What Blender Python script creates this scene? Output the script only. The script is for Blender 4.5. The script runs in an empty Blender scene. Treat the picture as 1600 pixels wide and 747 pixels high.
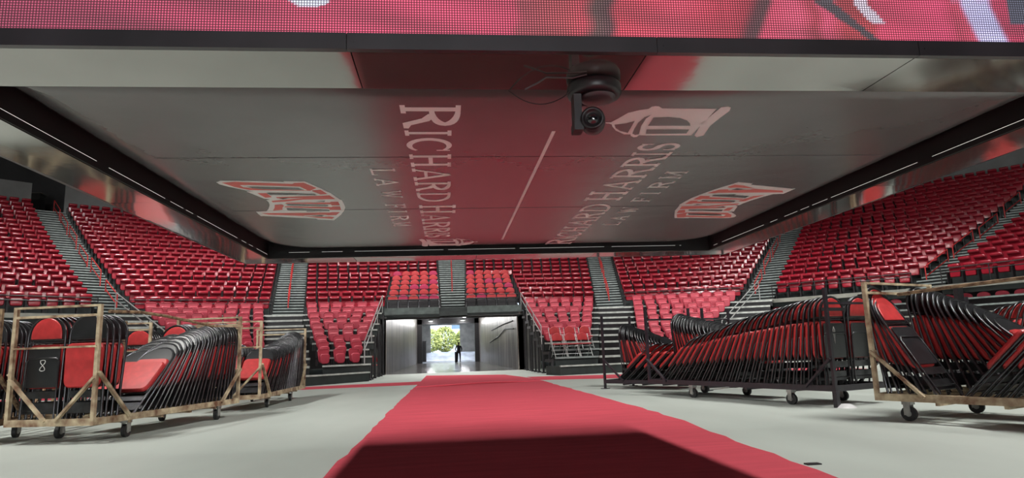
import bpy, bmesh, math, random
from math import sin, cos, pi, radians, atan2, hypot, sqrt
from mathutils import Vector, Matrix
random.seed(7)
SC = bpy.context.scene
COL = SC.collection

# ------------------------------------------------------------------ camera
fw = Vector((0.09563, 0.98085, 0.16971))
def make_camera():
    F, CX, CY, H, vx, vy, roll = 1030., 800., 373.5, .85, 700., 552., .034
    r = math.atan(roll); u = (vx-CX)/F; v = -(vy-CY)/F
    c, s = cos(-r), sin(-r); u2 = c*u-s*v; v2 = s*u+c*v
    p = math.atan(-v2); psi = math.atan(-u2*cos(p))
    f = Vector((sin(psi)*cos(p), cos(psi)*cos(p), sin(p)))
    rt = Vector((cos(psi), -sin(psi), 0)); up = rt.cross(f)
    R = cos(r)*rt - sin(r)*up; U = sin(r)*rt + cos(r)*up
    cam = bpy.data.cameras.new('camera'); o = bpy.data.objects.new('camera', cam); COL.objects.link(o)
    cam.sensor_width = 36; cam.lens = 36*F/1600; cam.clip_end = 500; cam.clip_start = .05
    M = Matrix(((R.x, U.x, -f.x, 0), (R.y, U.y, -f.y, 0), (R.z, U.z, -f.z, H), (0, 0, 0, 1)))
    o.matrix_world = M; SC.camera = o
    return f, R, U
CF, CR, CU = make_camera()
def seen_at(p):
    q = Vector(p)-Vector((0, 0, .85)); w = q.dot(CF)
    return 800+1030*q.dot(CR)/w, 373.5-1030*q.dot(CU)/w, w

# ------------------------------------------------------------------ light
SC.view_settings.view_transform = 'Standard'; SC.view_settings.look = 'None'
SC.view_settings.gamma = 1; SC.view_settings.use_curve_mapping = False
SC.view_settings.exposure = 0.0
W = bpy.data.worlds.new('World'); SC.world = W; W.use_nodes = True
W.node_tree.nodes['Background'].inputs[0].default_value = (.72, .86, 1.0, 1)
W.node_tree.nodes['Background'].inputs[1].default_value = 3.0
def area(name, loc, target, sx, sy, power, color=(1, 1, 1), spread=180, align=None):
    l = bpy.data.lights.new(name, 'AREA'); l.shape = 'RECTANGLE'; l.size = sx; l.size_y = sy
    l.energy = power; l.color = color; l.spread = radians(spread)
    o = bpy.data.objects.new(name, l); COL.objects.link(o); o.location = loc
    d = Vector(target)-Vector(loc)
    o.rotation_euler = d.to_track_quat('-Z', 'Y').to_euler()
    return o
# two catwalk rows parallel to the floor's long axis, either side of the scoreboard
area('catwalk_light_row_left', (-11.3, 4.2, 16), (-11.3, 4.2, 0), .7, 9, 3900, (1, .99, .95))
area('catwalk_light_row_right', (11.35, 4.2, 16), (11.35, 4.2, 0), .7, 9, 3900, (1, .99, .95))
# lights hung over the seating bowl
area('bowl_light_left', (-12, 25, 18.5), (-13, 31, 4), 2.5, 1.2, 1150, (1, .97, .94), 95)
area('bowl_light_center', (0, 26, 18.5), (0, 33, 4), 2.5, 1.2, 1150, (1, .97, .94), 95)
area('bowl_light_right', (12, 22, 18.5), (13, 26, 3), 2.5, 1.2, 950, (1, .97, .94), 80)
# added fill light from behind the viewer, set against the unseen rear wall
area('rear_fill_light', (0, -39.6, 4.2), (0, 0, 4.0), 14, 8, 5600, (.95, .98, 1))
sun = bpy.data.lights.new('sun', 'SUN'); sun.energy = 8; sun.angle = .01
so = bpy.data.objects.new('sun', sun); COL.objects.link(so); so.rotation_euler = (radians(32), 0, radians(20))

# ------------------------------------------------------------------ materials
def mat(name, col, rough=.5, metal=0, noise=None, bump=None, spec=None, coat=0, emit=None):
    """noise: (scale, amount, stretch) varies the colour; bump: (scale, strength)"""
    m = bpy.data.materials.new(name); m.use_nodes = True; nt = m.node_tree; b = nt.nodes['Principled BSDF']
    b.inputs['Base Color'].default_value = (*col, 1); b.inputs['Roughness'].default_value = rough
    b.inputs['Metallic'].default_value = metal
    if spec is not None: b.inputs['Specular IOR Level'].default_value = spec
    if coat: b.inputs['Coat Weight'].default_value = coat; b.inputs['Coat Roughness'].default_value = .08
    if emit: b.inputs['Emission Color'].default_value = (*emit[0], 1); b.inputs['Emission Strength'].default_value = emit[1]
    if noise or bump:
        tc = nt.nodes.new('ShaderNodeTexCoord')
    if noise:
        mp = nt.nodes.new('ShaderNodeMapping'); st = noise[2] if len(noise) > 2 else (1, 1, 1)
        mp.inputs['Scale'].default_value = st
        n = nt.nodes.new('ShaderNodeTexNoise'); n.inputs['Scale'].default_value = noise[0]; n.inputs['Detail'].default_value = 6
        nt.links.new(tc.outputs['Object'], mp.inputs[0]); nt.links.new(mp.outputs[0], n.inputs['Vector'])
        cr = nt.nodes.new('ShaderNodeValToRGB'); a = noise[1]
        cr.color_ramp.elements[0].position = .3; cr.color_ramp.elements[1].position = .7
        c2 = noise[3] if len(noise) > 3 else None
        cr.color_ramp.elements[0].color = (*[c*(1-a) for c in col], 1)
        cr.color_ramp.elements[1].color = (*(c2 or [min(1, c*(1+a)) for c in col]), 1)
        nt.links.new(n.outputs['Fac'], cr.inputs[0]); nt.links.new(cr.outputs[0], b.inputs['Base Color'])
    if bump:
        n2 = nt.nodes.new('ShaderNodeTexNoise'); n2.inputs['Scale'].default_value = bump[0]; n2.inputs['Detail'].default_value = 5
        nt.links.new(tc.outputs['Object'], n2.inputs['Vector'])
        bp = nt.nodes.new('ShaderNodeBump'); bp.inputs['Strength'].default_value = bump[1]; bp.inputs['Distance'].default_value = .02
        nt.links.new(n2.outputs['Fac'], bp.inputs['Height']); nt.links.new(bp.outputs[0], b.inputs['Normal'])
    return m
M = {}
M['concrete'] = mat('concrete_floor', (.455, .495, .455), .55, noise=(.8, .10, (1, .35, 1)), bump=(9, .05))
M['tunnel_floor'] = mat('sealed_concrete', (.30, .27, .26), .16, noise=(1.2, .35, (1, .25, 1)), bump=(3, .12))
M['ramp'] = mat('dusty_ramp', (.42, .45, .52), .6, noise=(1.4, .3, (1, .15, 1)))
M['carpet'] = mat('red_carpet', (.54, .072, .10), .95, noise=(5, .10, (.25, 1.6, 1)), bump=(140, .25), spec=.2)
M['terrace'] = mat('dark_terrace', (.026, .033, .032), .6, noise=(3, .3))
M['nosing'] = mat('pale_nosing', (.27, .31, .30), .45, noise=(6, .25))
M['deck_edge'] = mat('pale_platform_edge', (.46, .48, .45), .45, noise=(6, .25))
M['slab'] = mat('pale_slab', (.24, .24, .21), .7, noise=(2, .25))
M['parapet'] = mat('grey_parapet', (.20, .205, .20), .7, noise=(1, .12))
M['dark_wall'] = mat('dark_wall', (.045, .043, .043), .8, noise=(.5, .3))
M['block_wall'] = mat('block_wall', (.16, .155, .145), .7, noise=(1.5, .3), bump=(6, .2))
M['roof'] = mat('roof', (.05, .05, .05), .9, noise=(.4, .2))
M['black_steel'] = mat('black_steel', (.018, .016, .018), .45, noise=(8, .3))
M['black_gloss'] = mat('black_gloss', (.014, .014, .016), .30, noise=(8, .3), spec=1.0)
M['black_frame'] = mat('black_tube', (.085, .085, .09), .28, .85, noise=(9, .3))
M['red_plastic'] = mat('red_seat_plastic', (.30, .014, .028), .20, noise=(1.3, .16), spec=.7)
M['red_matte'] = mat('red_retractable_plastic', (.47, .050, .078), .40, noise=(1.3, .14))
M['red_vinyl'] = mat('red_vinyl', (.50, .038, .040), .38, noise=(11, .18), spec=.5)
M['red_pad'] = mat('red_pad_vinyl', (.44, .034, .038), .5, noise=(3, .25))
M['fascia'] = mat('green_grey_fascia', (.085, .105, .10), .6, noise=(3, .4))
M['red_rail'] = mat('red_rail_paint', (.50, .035, .035), .4, noise=(6, .15))
M['steel_rail'] = mat('bare_rail', (.55, .57, .56), .35, .6, noise=(6, .15))
M['rust_tan'] = mat('rusted_tan_steel', (.22, .09, .045), .65, noise=(7, .3, (1, 1, 1), (.66, .56, .37)), bump=(30, .3))
M['rust'] = mat('rusty_pipe', (.10, .035, .020), .8, noise=(16, .4, (1, 1, 1), (.36, .25, .14)), bump=(60, .4))
M['black_cart'] = mat('black_cart_paint', (.022, .018, .024), .4, noise=(12, .3), spec=.7)
M['rubber'] = mat('caster_rubber', (.02, .02, .02), .6, noise=(10, .3))
M['caster_metal'] = mat('caster_metal', (.35, .35, .33), .4, .5, noise=(10, .3))
M['soffit'] = mat('brushed_soffit', (.43, .42, .40), .085, .88, noise=(2, .10), bump=(1.6, .08))
M['trim'] = mat('black_trim', (.03, .027, .032), .3, noise=(4, .3), spec=.8)
M['casing'] = mat('scoreboard_casing', (.02, .02, .022), .5, noise=(2, .3))
M['liner'] = mat('black_liner', (.006, .005, .006), .7, noise=(3, .3))
M['banner'] = mat('charcoal_banner', (.105, .100, .102), .24, noise=(2.2, .08), bump=(2.0, .22), spec=.75)
M['print_white'] = mat('white_print', (.95, .92, .90), .32, noise=(4, .03), spec=.8)
M['print_red'] = mat('red_print', (.80, .15, .13), .5, noise=(4, .05))
M['print_dark'] = mat('charcoal_print', (.105, .100, .102), .26, noise=(4, .05))
M['slit_glow'] = mat('slit_leak_glow', (.75, .73, .7), .4, noise=(20, .05), emit=((1, .96, .92), .6))  # emission stands in for light leaking through slits, not a lamp
M['cam_black'] = mat('camera_black', (.012, .009, .011), .4, noise=(20, .2))
M['cam_grey'] = mat('camera_grey', (.05, .036, .04), .4, noise=(20, .1))
M['lens'] = mat('lens_glass', (.01, .01, .012), .05, noise=(20, .1), coat=1)
M['skin'] = mat('dark_skin', (.12, .06, .04), .5, noise=(20, .1))
M['dark_cloth'] = mat('dark_clothes', (.012, .012, .018), .8, noise=(20, .2))
M['leaf'] = mat('leaves', (.16, .27, .06), .6, noise=(2, .5, (1, 1, 1), (.6, .62, .2)))
M['bark'] = mat('bark', (.10, .07, .05), .8, noise=(8, .3))
M['house'] = mat('pale_facade', (.55, .62, .70), .6, noise=(1, .05))
M['glass_dark'] = mat('facade_glass', (.15, .22, .3), .15, noise=(1, .1))
M['asphalt'] = mat('street', (.30, .31, .32), .8, noise=(2, .15))
M['chalk'] = mat('white_marker', (.75, .75, .72), .7, noise=(40, .2))
M['orange'] = mat('orange_tag', (.85, .10, .03), .5, noise=(20, .1))
M['yellow'] = mat('yellow_tag', (.85, .62, .05), .5, noise=(20, .1))
M['lamp'] = mat('tunnel_lamp_glow', (.9, .9, .85), .5, noise=(5, .02), emit=((1, .96, .88), 3.0))
M['white_bag'] = mat('white_plastic', (.6, .6, .6), .4, noise=(20, .1))

def panel_material():
    m = bpy.data.materials.new('streaked_wall_panels'); m.use_nodes = True; nt = m.node_tree; b = nt.nodes['Principled BSDF']
    tc = nt.nodes.new('ShaderNodeTexCoord'); mp = nt.nodes.new('ShaderNodeMapping'); mp.inputs['Scale'].default_value = (1, 1.1, .10)
    n = nt.nodes.new('ShaderNodeTexNoise'); n.inputs['Scale'].default_value = 2.4; n.inputs['Detail'].default_value = 8; n.inputs['Roughness'].default_value = .65
    cr = nt.nodes.new('ShaderNodeValToRGB'); e = cr.color_ramp.elements
    e[0].position = .32; e[0].color = (.10, .075, .06, 1); e[1].position = .68; e[1].color = (.56, .53, .48, 1)
    k = e.new(.5); k.color = (.22, .18, .155, 1)
    w = nt.nodes.new('ShaderNodeTexWave'); w.bands_direction = 'Y'; w.inputs['Scale'].default_value = .26; w.inputs['Distortion'].default_value = 0
    c2 = nt.nodes.new('ShaderNodeValToRGB'); c2.color_ramp.elements[0].position = 0; c2.color_ramp.elements[0].color = (.25, .25, .25, 1)
    c2.color_ramp.elements[1].position = .04; c2.color_ramp.elements[1].color = (1, 1, 1, 1)
    mx = nt.nodes.new('ShaderNodeMix'); mx.data_type = 'RGBA'; mx.blend_type = 'MULTIPLY'; mx.inputs[0].default_value = 1
    nt.links.new(tc.outputs['Object'], mp.inputs[0]); nt.links.new(mp.outputs[0], n.inputs['Vector']); nt.links.new(n.outputs['Fac'], cr.inputs[0])
    nt.links.new(tc.outputs['Object'], w.inputs['Vector']); nt.links.new(w.outputs['Fac'], c2.inputs[0])
    nt.links.new(cr.outputs[0], mx.inputs[6]); nt.links.new(c2.outputs[0], mx.inputs[7]); nt.links.new(mx.outputs[2], b.inputs['Base Color'])
    b.inputs['Roughness'].default_value = .38; b.inputs['Metallic'].default_value = .2
    return m
M['panels'] = panel_material()

def screen_material():
    m = bpy.data.materials.new('led_pixels'); m.use_nodes = True; nt = m.node_tree; b = nt.nodes['Principled BSDF']
    b.inputs['Base Color'].default_value = (.01, .01, .01, 1); b.inputs['Roughness'].default_value = .6
    at = nt.nodes.new('ShaderNodeVertexColor'); at.layer_name = 'picture'
    tc = nt.nodes.new('ShaderNodeTexCoord'); sp = nt.nodes.new('ShaderNodeSeparateXYZ'); nt.links.new(tc.outputs['Object'], sp.inputs[0])
    def dots(out):
        a = nt.nodes.new('ShaderNodeMath'); a.operation = 'MULTIPLY'; a.inputs[1].default_value = 1/.0086; nt.links.new(out, a.inputs[0])
        f = nt.nodes.new('ShaderNodeMath'); f.operation = 'FRACT'; nt.links.new(a.outputs[0], f.inputs[0])
        g = nt.nodes.new('ShaderNodeMath'); g.operation = 'GREATER_THAN'; g.inputs[1].default_value = .36; nt.links.new(f.outputs[0], g.inputs[0])
        return g.outputs[0]
    ml = nt.nodes.new('ShaderNodeMath'); ml.operation = 'MULTIPLY'; nt.links.new(dots(sp.outputs[0]), ml.inputs[0]); nt.links.new(dots(sp.outputs[2]), ml.inputs[1])
    ma = nt.nodes.new('ShaderNodeMath'); ma.operation = 'MULTIPLY_ADD'; ma.inputs[1].default_value = 1.75; ma.inputs[2].default_value = .22
    nt.links.new(ml.outputs[0], ma.inputs[0])
    nt.links.new(at.outputs[0], b.inputs['Emission Color']); nt.links.new(ma.outputs[0], b.inputs['Emission Strength'])
    return m
M['led'] = screen_material()

# ------------------------------------------------------------------ mesh helpers
class MB:
    def __init__(s): s.v = []; s.f = []; s.m = []; s.sm = []
    def add(s, vs, fs, mi=0, smooth=False):
        o = len(s.v); s.v += [tuple(v) for v in vs]
        for f in fs: s.f.append(tuple(i+o for i in f)); s.m.append(mi); s.sm.append(smooth)
    def box(s, x0, x1, y0, y1, z0, z1, mi=0, T=None):
        vs = [Vector((x, y, z)) for z in (z0, z1) for y in (y0, y1) for x in (x0, x1)]
        if T: vs = [T @ v for v in vs]
        s.add(vs, [(0, 2, 3, 1), (4, 5, 7, 6), (0, 1, 5, 4), (2, 6, 7, 3), (0, 4, 6, 2), (1, 3, 7, 5)], mi)
    def bar(s, a, b, w, h=None, mi=0, up=(0, 0, 1)):
        a, b = Vector(a), Vector(b); d = (b-a)
        if d.length < 1e-6: return
        h = h or w; d.normalize(); u = Vector(up)
        if abs(d.dot(u)) > .98: u = Vector((0, 1, 0))
        x = d.cross(u).normalized()*w/2; y = x.cross(d).normalized()*h/2
        vs = [p+i*x+j*y for p in (a, b) for j in (-1, 1) for i in (-1, 1)]
        s.add(vs, [(0, 2, 3, 1), (4, 5, 7, 6), (0, 1, 5, 4), (2, 6, 7, 3), (0, 4, 6, 2), (1, 3, 7, 5)], mi)
    def tube(s, pts, r, n=8, mi=0, closed=False, caps=True):
        pts = [Vector(p) for p in pts]; N = len(pts); rings = []
        prev = None
        for i, p in enumerate(pts):
            if closed: d = pts[(i+1) % N]-pts[i-1]
            else: d = pts[min(i+1, N-1)]-pts[max(i-1, 0)]
            d.normalize()
            if prev is None:
                a = Vector((0, 0, 1)) if abs(d.z) < .9 else Vector((0, 1, 0)); x = d.cross(a).normalized()
            else:
                x = (prev-d*prev.dot(d)).normalized()
            prev = x; y = d.cross(x)
            rr = r[i] if isinstance(r, (list, tuple)) else r
            rings.append([p+rr*(cos(2*pi*k/n)*x+sin(2*pi*k/n)*y) for k in range(n)])
        vs = [v for R in rings for v in R]; fs = []
        for i in range(N if closed else N-1):
            j = (i+1) % N
            for k in range(n): fs.append((i*n+k, i*n+(k+1) % n, j*n+(k+1) % n, j*n+k))
        s.add(vs, fs, mi, True)
        if caps and not closed:
            s.add(rings[0], [tuple(range(n))[::-1]], mi); s.add(rings[-1], [tuple(range(n))], mi)
    def cyl(s, c, axis, r, h, n=16, mi=0, r2=None):
        c = Vector(c); ax = Vector(axis).normalized(); s.tube([c-ax*h/2, c+ax*h/2], [r, r2 if r2 is not None else r], n, mi)
    def lathe(s, c, prof, n=16, mi=0, T=None):
        c = Vector(c); vs = []; fs = []
        for r, z in prof:
            for k in range(n): vs.append(Vector((r*cos(2*pi*k/n), r*sin(2*pi*k/n), z)))
        for i in range(len(prof)-1):
            for k in range(n): fs.append((i*n+k, i*n+(k+1) % n, (i+1)*n+(k+1) % n, (i+1)*n+k))
        vs = [(T @ v if T else v)+c for v in vs]
        s.add(vs, fs, mi, True)
    def slab(s, outline, y0, y1, mi=0, inset=0, mi_back=None, bulge0=0, bulge1=0):
        """outline in (x, z); a solid between y0 and y1 with softened rims"""
        n = len(outline); cx = sum(p[0] for p in outline)/n; cz = sum(p[1] for p in outline)/n
        def ring(k, y): return [Vector((cx+(x-cx)*k, y, cz+(z-cz)*k)) for x, z in outline]
        sgn = 1 if y1 > y0 else -1; e = abs(y1-y0)*.3
        rs = [ring(1-inset, y0), ring(1, y0+sgn*e), ring(1, y1-sgn*e), ring(1-inset, y1)]
        vs = [v for r in rs for v in r]; fs = []
        for i in range(3):
            for k in range(n): fs.append((i*n+k, i*n+(k+1) % n, (i+1)*n+(k+1) % n, (i+1)*n+k))
        s.add(vs, fs, mi, True)
        o = [Vector((cx, y0-sgn*bulge0, cz))]+rs[0]; s.add(o, [(0, 1+(k+1) % n, 1+k) for k in range(n)], mi if mi_back is None else mi_back, True)
        o = [Vector((cx, y1+sgn*bulge1, cz))]+rs[3]; s.add(o, [(0, 1+k, 1+(k+1) % n) for k in range(n)], mi, True)
    def poly(s, pts, mi=0): s.add(pts, [tuple(range(len(pts)))], mi)
    def merge(s, o, T):
        s.add([T @ Vector(v) for v in o.v], [], 0); off = len(s.v)-len(o.v)
        for f, m, sm in zip(o.f, o.m, o.sm): s.f.append(tuple(i+off for i in f)); s.m.append(m); s.sm.append(sm)
    def mesh(s, name, mats):
        me = bpy.data.meshes.new(name); me.from_pydata(s.v, [], s.f)
        for m in mats: me.materials.append(M[m])
        me.polygons.foreach_set('material_index', s.m); me.polygons.foreach_set('use_smooth', s.sm); me.update()
        bm = bmesh.new(); bm.from_mesh(me); bmesh.ops.recalc_face_normals(bm, faces=bm.faces); bm.to_mesh(me); bm.free()
        return me
    def obj(s, name, mats, parent=None):
        if isinstance(mats, str): mats = [mats]
        o = bpy.data.objects.new(name, s.mesh(name, mats)); COL.objects.link(o)
        if parent: o.parent = parent
        return o
def put(name, me, parent=None):
    o = bpy.data.objects.new(name, me); COL.objects.link(o)
    if parent: o.parent = parent
    return o
def tag(o, label, cat, group=None, kind=None):
    o['label'] = label; o['category'] = cat
    if group: o['group'] = group
    if kind: o['kind'] = kind
    return o
def empty(name, loc=(0, 0, 0), rz=0):
    o = bpy.data.objects.new(name, None); COL.objects.link(o); o.location = loc; o.rotation_euler = (0, 0, rz); o.empty_display_size = .1
    return o
def structure(o, label=None):
    o['kind'] = 'structure'
    if label: o['label'] = label
    return o
def copy_tree(src, parent=None):
    c = src.copy(); COL.objects.link(c)
    if parent: c.parent = parent
    for ch in src.children: copy_tree(ch, c)
    return c
ORD = ['', 'first', 'second', 'third', 'fourth', 'fifth', 'sixth', 'seventh', 'eighth', 'ninth', 'tenth', 'eleventh', 'twelfth', 'thirteenth', 'fourteenth', 'fifteenth', 'sixteenth', 'seventeenth', 'eighteenth', 'nineteenth', 'twentieth', 'twenty-first', 'twenty-second', 'twenty-third', 'twenty-fourth', 'twenty-fifth', 'twenty-sixth', 'twenty-seventh', 'twenty-eighth', 'twenty-ninth', 'thirtieth', 'thirty-first', 'thirty-second', 'thirty-third', 'thirty-fourth', 'thirty-fifth']

# ------------------------------------------------------------------ floor, walls, roof
b = MB(); b.box(-48, 48, -40, 30.2, -.3, 0); b.box(-48, -3.2, 30.2, 52, -.3, 0); b.box(3.6, 48, 30.2, 52, -.3, 0); structure(b.obj('floor', 'concrete'), 'pale grey concrete arena floor')
b = MB(); b.box(-6, 6, 30.2, 62, -.3, -.002); structure(b.obj('floor_tunnel', 'tunnel_floor'), 'polished concrete floor of the tunnel')
b = MB(); b.add([(-6, 62, -.002), (6, 62, -.002), (6, 76.5, 1.0), (-6, 76.5, 1.0)], [(0, 1, 2, 3)]); structure(b.obj('floor_ramp', 'ramp'), 'dusty ramp rising to the street')
b = MB(); b.box(-48, 48, -40, 52, 20, 20.4); structure(b.obj('ceiling', 'roof'))
b = MB(); b.box(-48, 48, -40.4, -40, 0, 20); structure(b.obj('wall_near', 'dark_wall'))
b = MB(); b.box(-7.4, -7.05, -39.9, -39.5, 0, 8.4); b.box(7.05, 7.4, -39.9, -39.5, 0, 8.4); b.box(-7.4, 7.4, -39.9, -39.5, 8.25, 8.6); structure(b.obj('fill_light_frame', 'fascia'), 'added frame around the fill light at the opposite end')  # unseen frame, added to surround the rear fill light
b = MB(); b.box(-48.4, -48, -40, 52, 0, 20); structure(b.obj('wall_left', 'dark_wall'))
b = MB(); b.box(48, 48.4, -40, 52, 0, 20); structure(b.obj('wall_right', 'dark_wall'))
b = MB(); b.box(-48, -6, 52, 52.4, 0, 20); b.box(6, 48, 52, 52.4, 0, 20); b.box(-6, 6, 52, 52.4, 4.6, 20); structure(b.obj('wall_far', 'dark_wall'))
# tunnel
def tunnel_wall(name, xa, xb, side):
    b = MB(); t = .35*side
    xm = xa+(xb-xa)*.2; q = [(xa, 30.62, 0), (xb, 62, 0), (xb, 62, 4.0), (xm, 36.3, 4.0), (xa, 30.62, 2.6)]
    b.add(q+[(x+t, y, z) for x, y, z in q], [(0, 1, 2, 3, 4), (5, 6, 7, 8, 9), (0, 4, 9, 5), (1, 2, 7, 6), (3, 2, 7, 8), (4, 3, 8, 9)])
    return structure(b.obj(name, 'panels'))
tunnel_wall('wall_tunnel_left', -2.78, -2.8, -1); tunnel_wall('wall_tunnel_right', 3.2, 2.9, 1)
b = MB(); b.box(-3.2, 3.6, 36.3, 62, 4.0, 4.2); b.add([(-3.1, 30.4, 2.45), (3.5, 30.4, 2.45), (3.5, 36.3, 4.0), (-3.1, 36.3, 4.0), (-3.1, 30.4, 2.5), (3.5, 30.4, 2.5), (3.5, 36.3, 4.1), (-3.1, 36.3, 4.1)], [(0, 1, 2, 3), (4, 5, 6, 7), (0, 1, 5, 4), (2, 3, 7, 6)]); structure(b.obj('ceiling_tunnel', 'dark_wall'))
b = MB(); b.box(-3.75, -2.80, 30.62, 30.85, 0, 2.5); structure(b.obj('wall_mouth_left', 'block_wall'), 'grey block wall left of the tunnel mouth')
b = MB(); b.box(3.25, 4.25, 30.62, 30.85, 0, 2.5); structure(b.obj('wall_mouth_right', 'block_wall'), 'grey block wall right of the tunnel mouth')
b = MB(); b.box(-2.8, -2.35, 62, 62.5, 0, 4); b.box(2.5, 2.9, 62, 62.5, 0, 4); b.box(-2.8, 2.9, 62, 62.5, 3.55, 4); structure(b.obj('trim_1', 'black_steel'), 'black door frame at the tunnel end')
b = MB(); b.box(-6, -1.93, 76, 76.4, 0, 5); b.box(1.38, 6, 76, 76.4, 0, 5); b.box(-1.93, 1.38, 76, 76.4, 4.0, 5); structure(b.obj('wall_dock', 'block_wall'), 'block wall around the street opening')
b = MB(); b.box(-6.2, -3.2, 62.5, 76, 0, 5); structure(b.obj('wall_dock_left', 'block_wall'))
b = MB(); b.box(3.2, 6.2, 62.5, 76, 0, 5); structure(b.obj('wall_dock_right', 'block_wall'))
b = MB(); b.box(-6.2, 6.2, 62.5, 76.2, 5, 5.2); structure(b.obj('ceiling_dock', 'dark_wall'))
# street outside
b = MB(); b.add([(-60, 76.4, .98), (60, 76.4, .98), (60, 190, 1.2), (-60, 190, 1.2)], [(0, 1, 2, 3)]); structure(b.obj('floor_street', 'asphalt'))

# ------------------------------------------------------------------ seating bowl geometry
def Z(k): return (3.58+.328*k+(.002*(k-7)**2 if k > 7 else 0)) if k >= 0 else 3.25-.265*(-k-1)
def tread(k): return Z(k)-.82 if k >= 0 else Z(k)-.56
def pv(c, k):
    r = 0
    for a in c: r = r*k+a
    return r
def E_(cx, cy): return lambda k: Vector((pv(cx, k), pv(cy, k)))
S1L = E_([.0022, -.5072, -12.5699], [-.0039, .6505, 28.498]); S1R = E_([-.1795, -8.0592], [.8542, 30.1748])
S1lL = E_([-.5613, -12.2958], [.7301, 28.2897]); S1lR = E_([-.2096, -8.3216], [.7139, 30.1957])
S0R = E_([.0036, -.5543, -13.8947], [-.005, .6801, 26.9693])
S5L = E_([.1673, 8.746], [.8594, 31.0322]); S5R = E_([.4811, 13.5902], [.6362, 29.9461])
S5lL = E_([.1778, 9.05], [.70, 31.0]); S5lR = E_([.5037, 13.4363], [.5438, 29.6303])
S6L = E_([.4888, 15.1881], [.6251, 28.701]); S6R = E_([.7143, 18.6463], [.3441, 25.2182])
S7L = E_([.7958, 19.3054], [.3918, 23.301])
S3LL = E_([-.0218, -2.4915], [.87, 30.85]); S3L = E_([-.0243, -.60], [.87, 30.9])
S3R = E_([.0269, 1.1217], [.88, 30.95]); S3RR = E_([.0173, 3.0358], [.90, 31.0])
S2L = E_([-.169, -6.1391], [.8748, 30.6276]); S2R = E_([-.028, -3.0733], [.90, 31.0])
S4L = E_([-.0017, 3.80], [.8658, 31.1394]); S4R = E_([.1449, 6.8681], [.8316, 31.4647])
S2lLx = [-5.93, -5.75, -5.5, -5.31, -5.05, -4.84, -4.58, -4.35, -4.19]; S2lRx = [-3.24, -3.36, -3.23, -3.26, -3.33, -3.29, -3.45, -3.28, -3.27]
S2n = [6, 6, 5, 5, 4, 4, 3, 3, 3]
S4lRx = [6.63, 6.42, 6.16, 5.97, 5.76, 5.51, 5.33, 5.11, 4.85]; S4lLx = [3.81, 3.78, 3.83, 3.79, 3.80, 3.81, 3.85, 3.95, 3.9]
S4n = [6, 6, 5, 5, 5, 4, 4, 3, 3]
def S2lL(k): return Vector((S2lLx[-int(k)-1], .8104*k+30.6094)) if -9 <= k <= -1 else Vector((-6.15+.225*-k, .8104*k+30.6094))
def S2lR(k): return Vector((S2lRx[-int(k)-1] if -9 <= k <= -1 else -3.28, .7456*k+30.8007))
def S4lL(k): return Vector((S4lLx[-int(k)-1] if -9 <= k <= -1 else 3.85, .86*k+31.15))
def S4lR(k): return Vector((S4lRx[-int(k)-1] if -9 <= k <= -1 else 6.85+.235*k, .86*k+31.35))
S7R = lambda k: S7L(k)+Vector((.44, -.9))*(4.3+.14*k)
S0L = lambda k: S0R(k)+Vector((-.75, -.66))*(6.0+.12*k)
PITCH = .545
def auto_n(pl, pr): return max(1, int(round((pr-pl).length/PITCH))+1)
# name, phrase, left edge, right edge, first row, last row, seat kind, counts, count from
BL = [
 ('far_left', 'far left block', S0L, S0R, 0, 19, 'up', None, 'right'),
 ('left', 'left curved block', S1L, S1R, 0, 19, 'up', None, 'left'),
 ('left_low', 'left curved block', S1lL, S1lR, -9, -1, 'low', None, 'right'),
 ('tunnel_left', 'block left of tunnel', S2L, S2R, 0, 5, 'up', [7, 7, 8, 8, 8, 8], 'left'),
 ('tunnel_left_low', 'block left of tunnel', S2lL, S2lR, -9, -1, 'low', S2n, 'left'),
 ('tunnel_right', 'block right of tunnel', S4L, S4R, 0, 5, 'up', [7, 7, 8, 8, 8, 8], 'left'),
 ('tunnel_right_low', 'block right of tunnel', S4lL, S4lR, -7, -1, 'low', S4n, 'left'),
 ('above_left', 'rows left above tunnel', S2L, S3L, 6, 11, 'up', None, 'left'),
 ('above_right', 'rows right above tunnel', S3R, S4R, 6, 11, 'up', None, 'left'),
 ('right', 'right curved block', S5L, S5R, 0, 13, 'up', None, 'left'),
 ('right_low', 'right curved block', S5lL, S5lR, -9, -1, 'low', None, 'left'),
 ('large_right', 'large right block', S6L, S6R, 0, 19, 'up', None, 'left'),
 ('far_right', 'far right block', S7L, S7R, 0, 12, 'up', None, 'left'),
]
def inward(pl, pr):
    d = (pr-pl).normalized(); return Vector((d.y, -d.x)), d
# terraces
def terrace(name, PL, PR, k0, k1, label, ext=.32, front=True, noses=False):
    b = MB(); front_lines = []
    for k in range(k0, k1+2):
        pl, pr = PL(k), PR(k); n, d = inward(pl, pr)
        front_lines.append((pl+n*.45-d*ext, pr+n*.45+d*ext))
    for i, k in enumerate(range(k0, k1+1)):
        (a, c), (a2, c2) = front_lines[i], front_lines[i+1]; z = tread(k)
        zb = tread(k-1) if i else z-.34
        if not front and i == 0: zb = z-.15
        b.add([(a.x, a.y, z), (c.x, c.y, z), (c2.x, c2.y, z), (a2.x, a2.y, z)], [(0, 1, 2, 3)])
        b.add([(a.x, a.y, zb), (c.x, c.y, zb), (c.x, c.y, z), (a.x, a.y, z)], [(0, 1, 2, 3)])
        if noses:
            n, d = inward(a, c)
            p0, p1 = a+n*.02, c+n*.02
            b.bar((p0.x, p0.y, z-.01), (p1.x, p1.y, z-.01), .09, .06, 1)
    return b, front_lines
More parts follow.
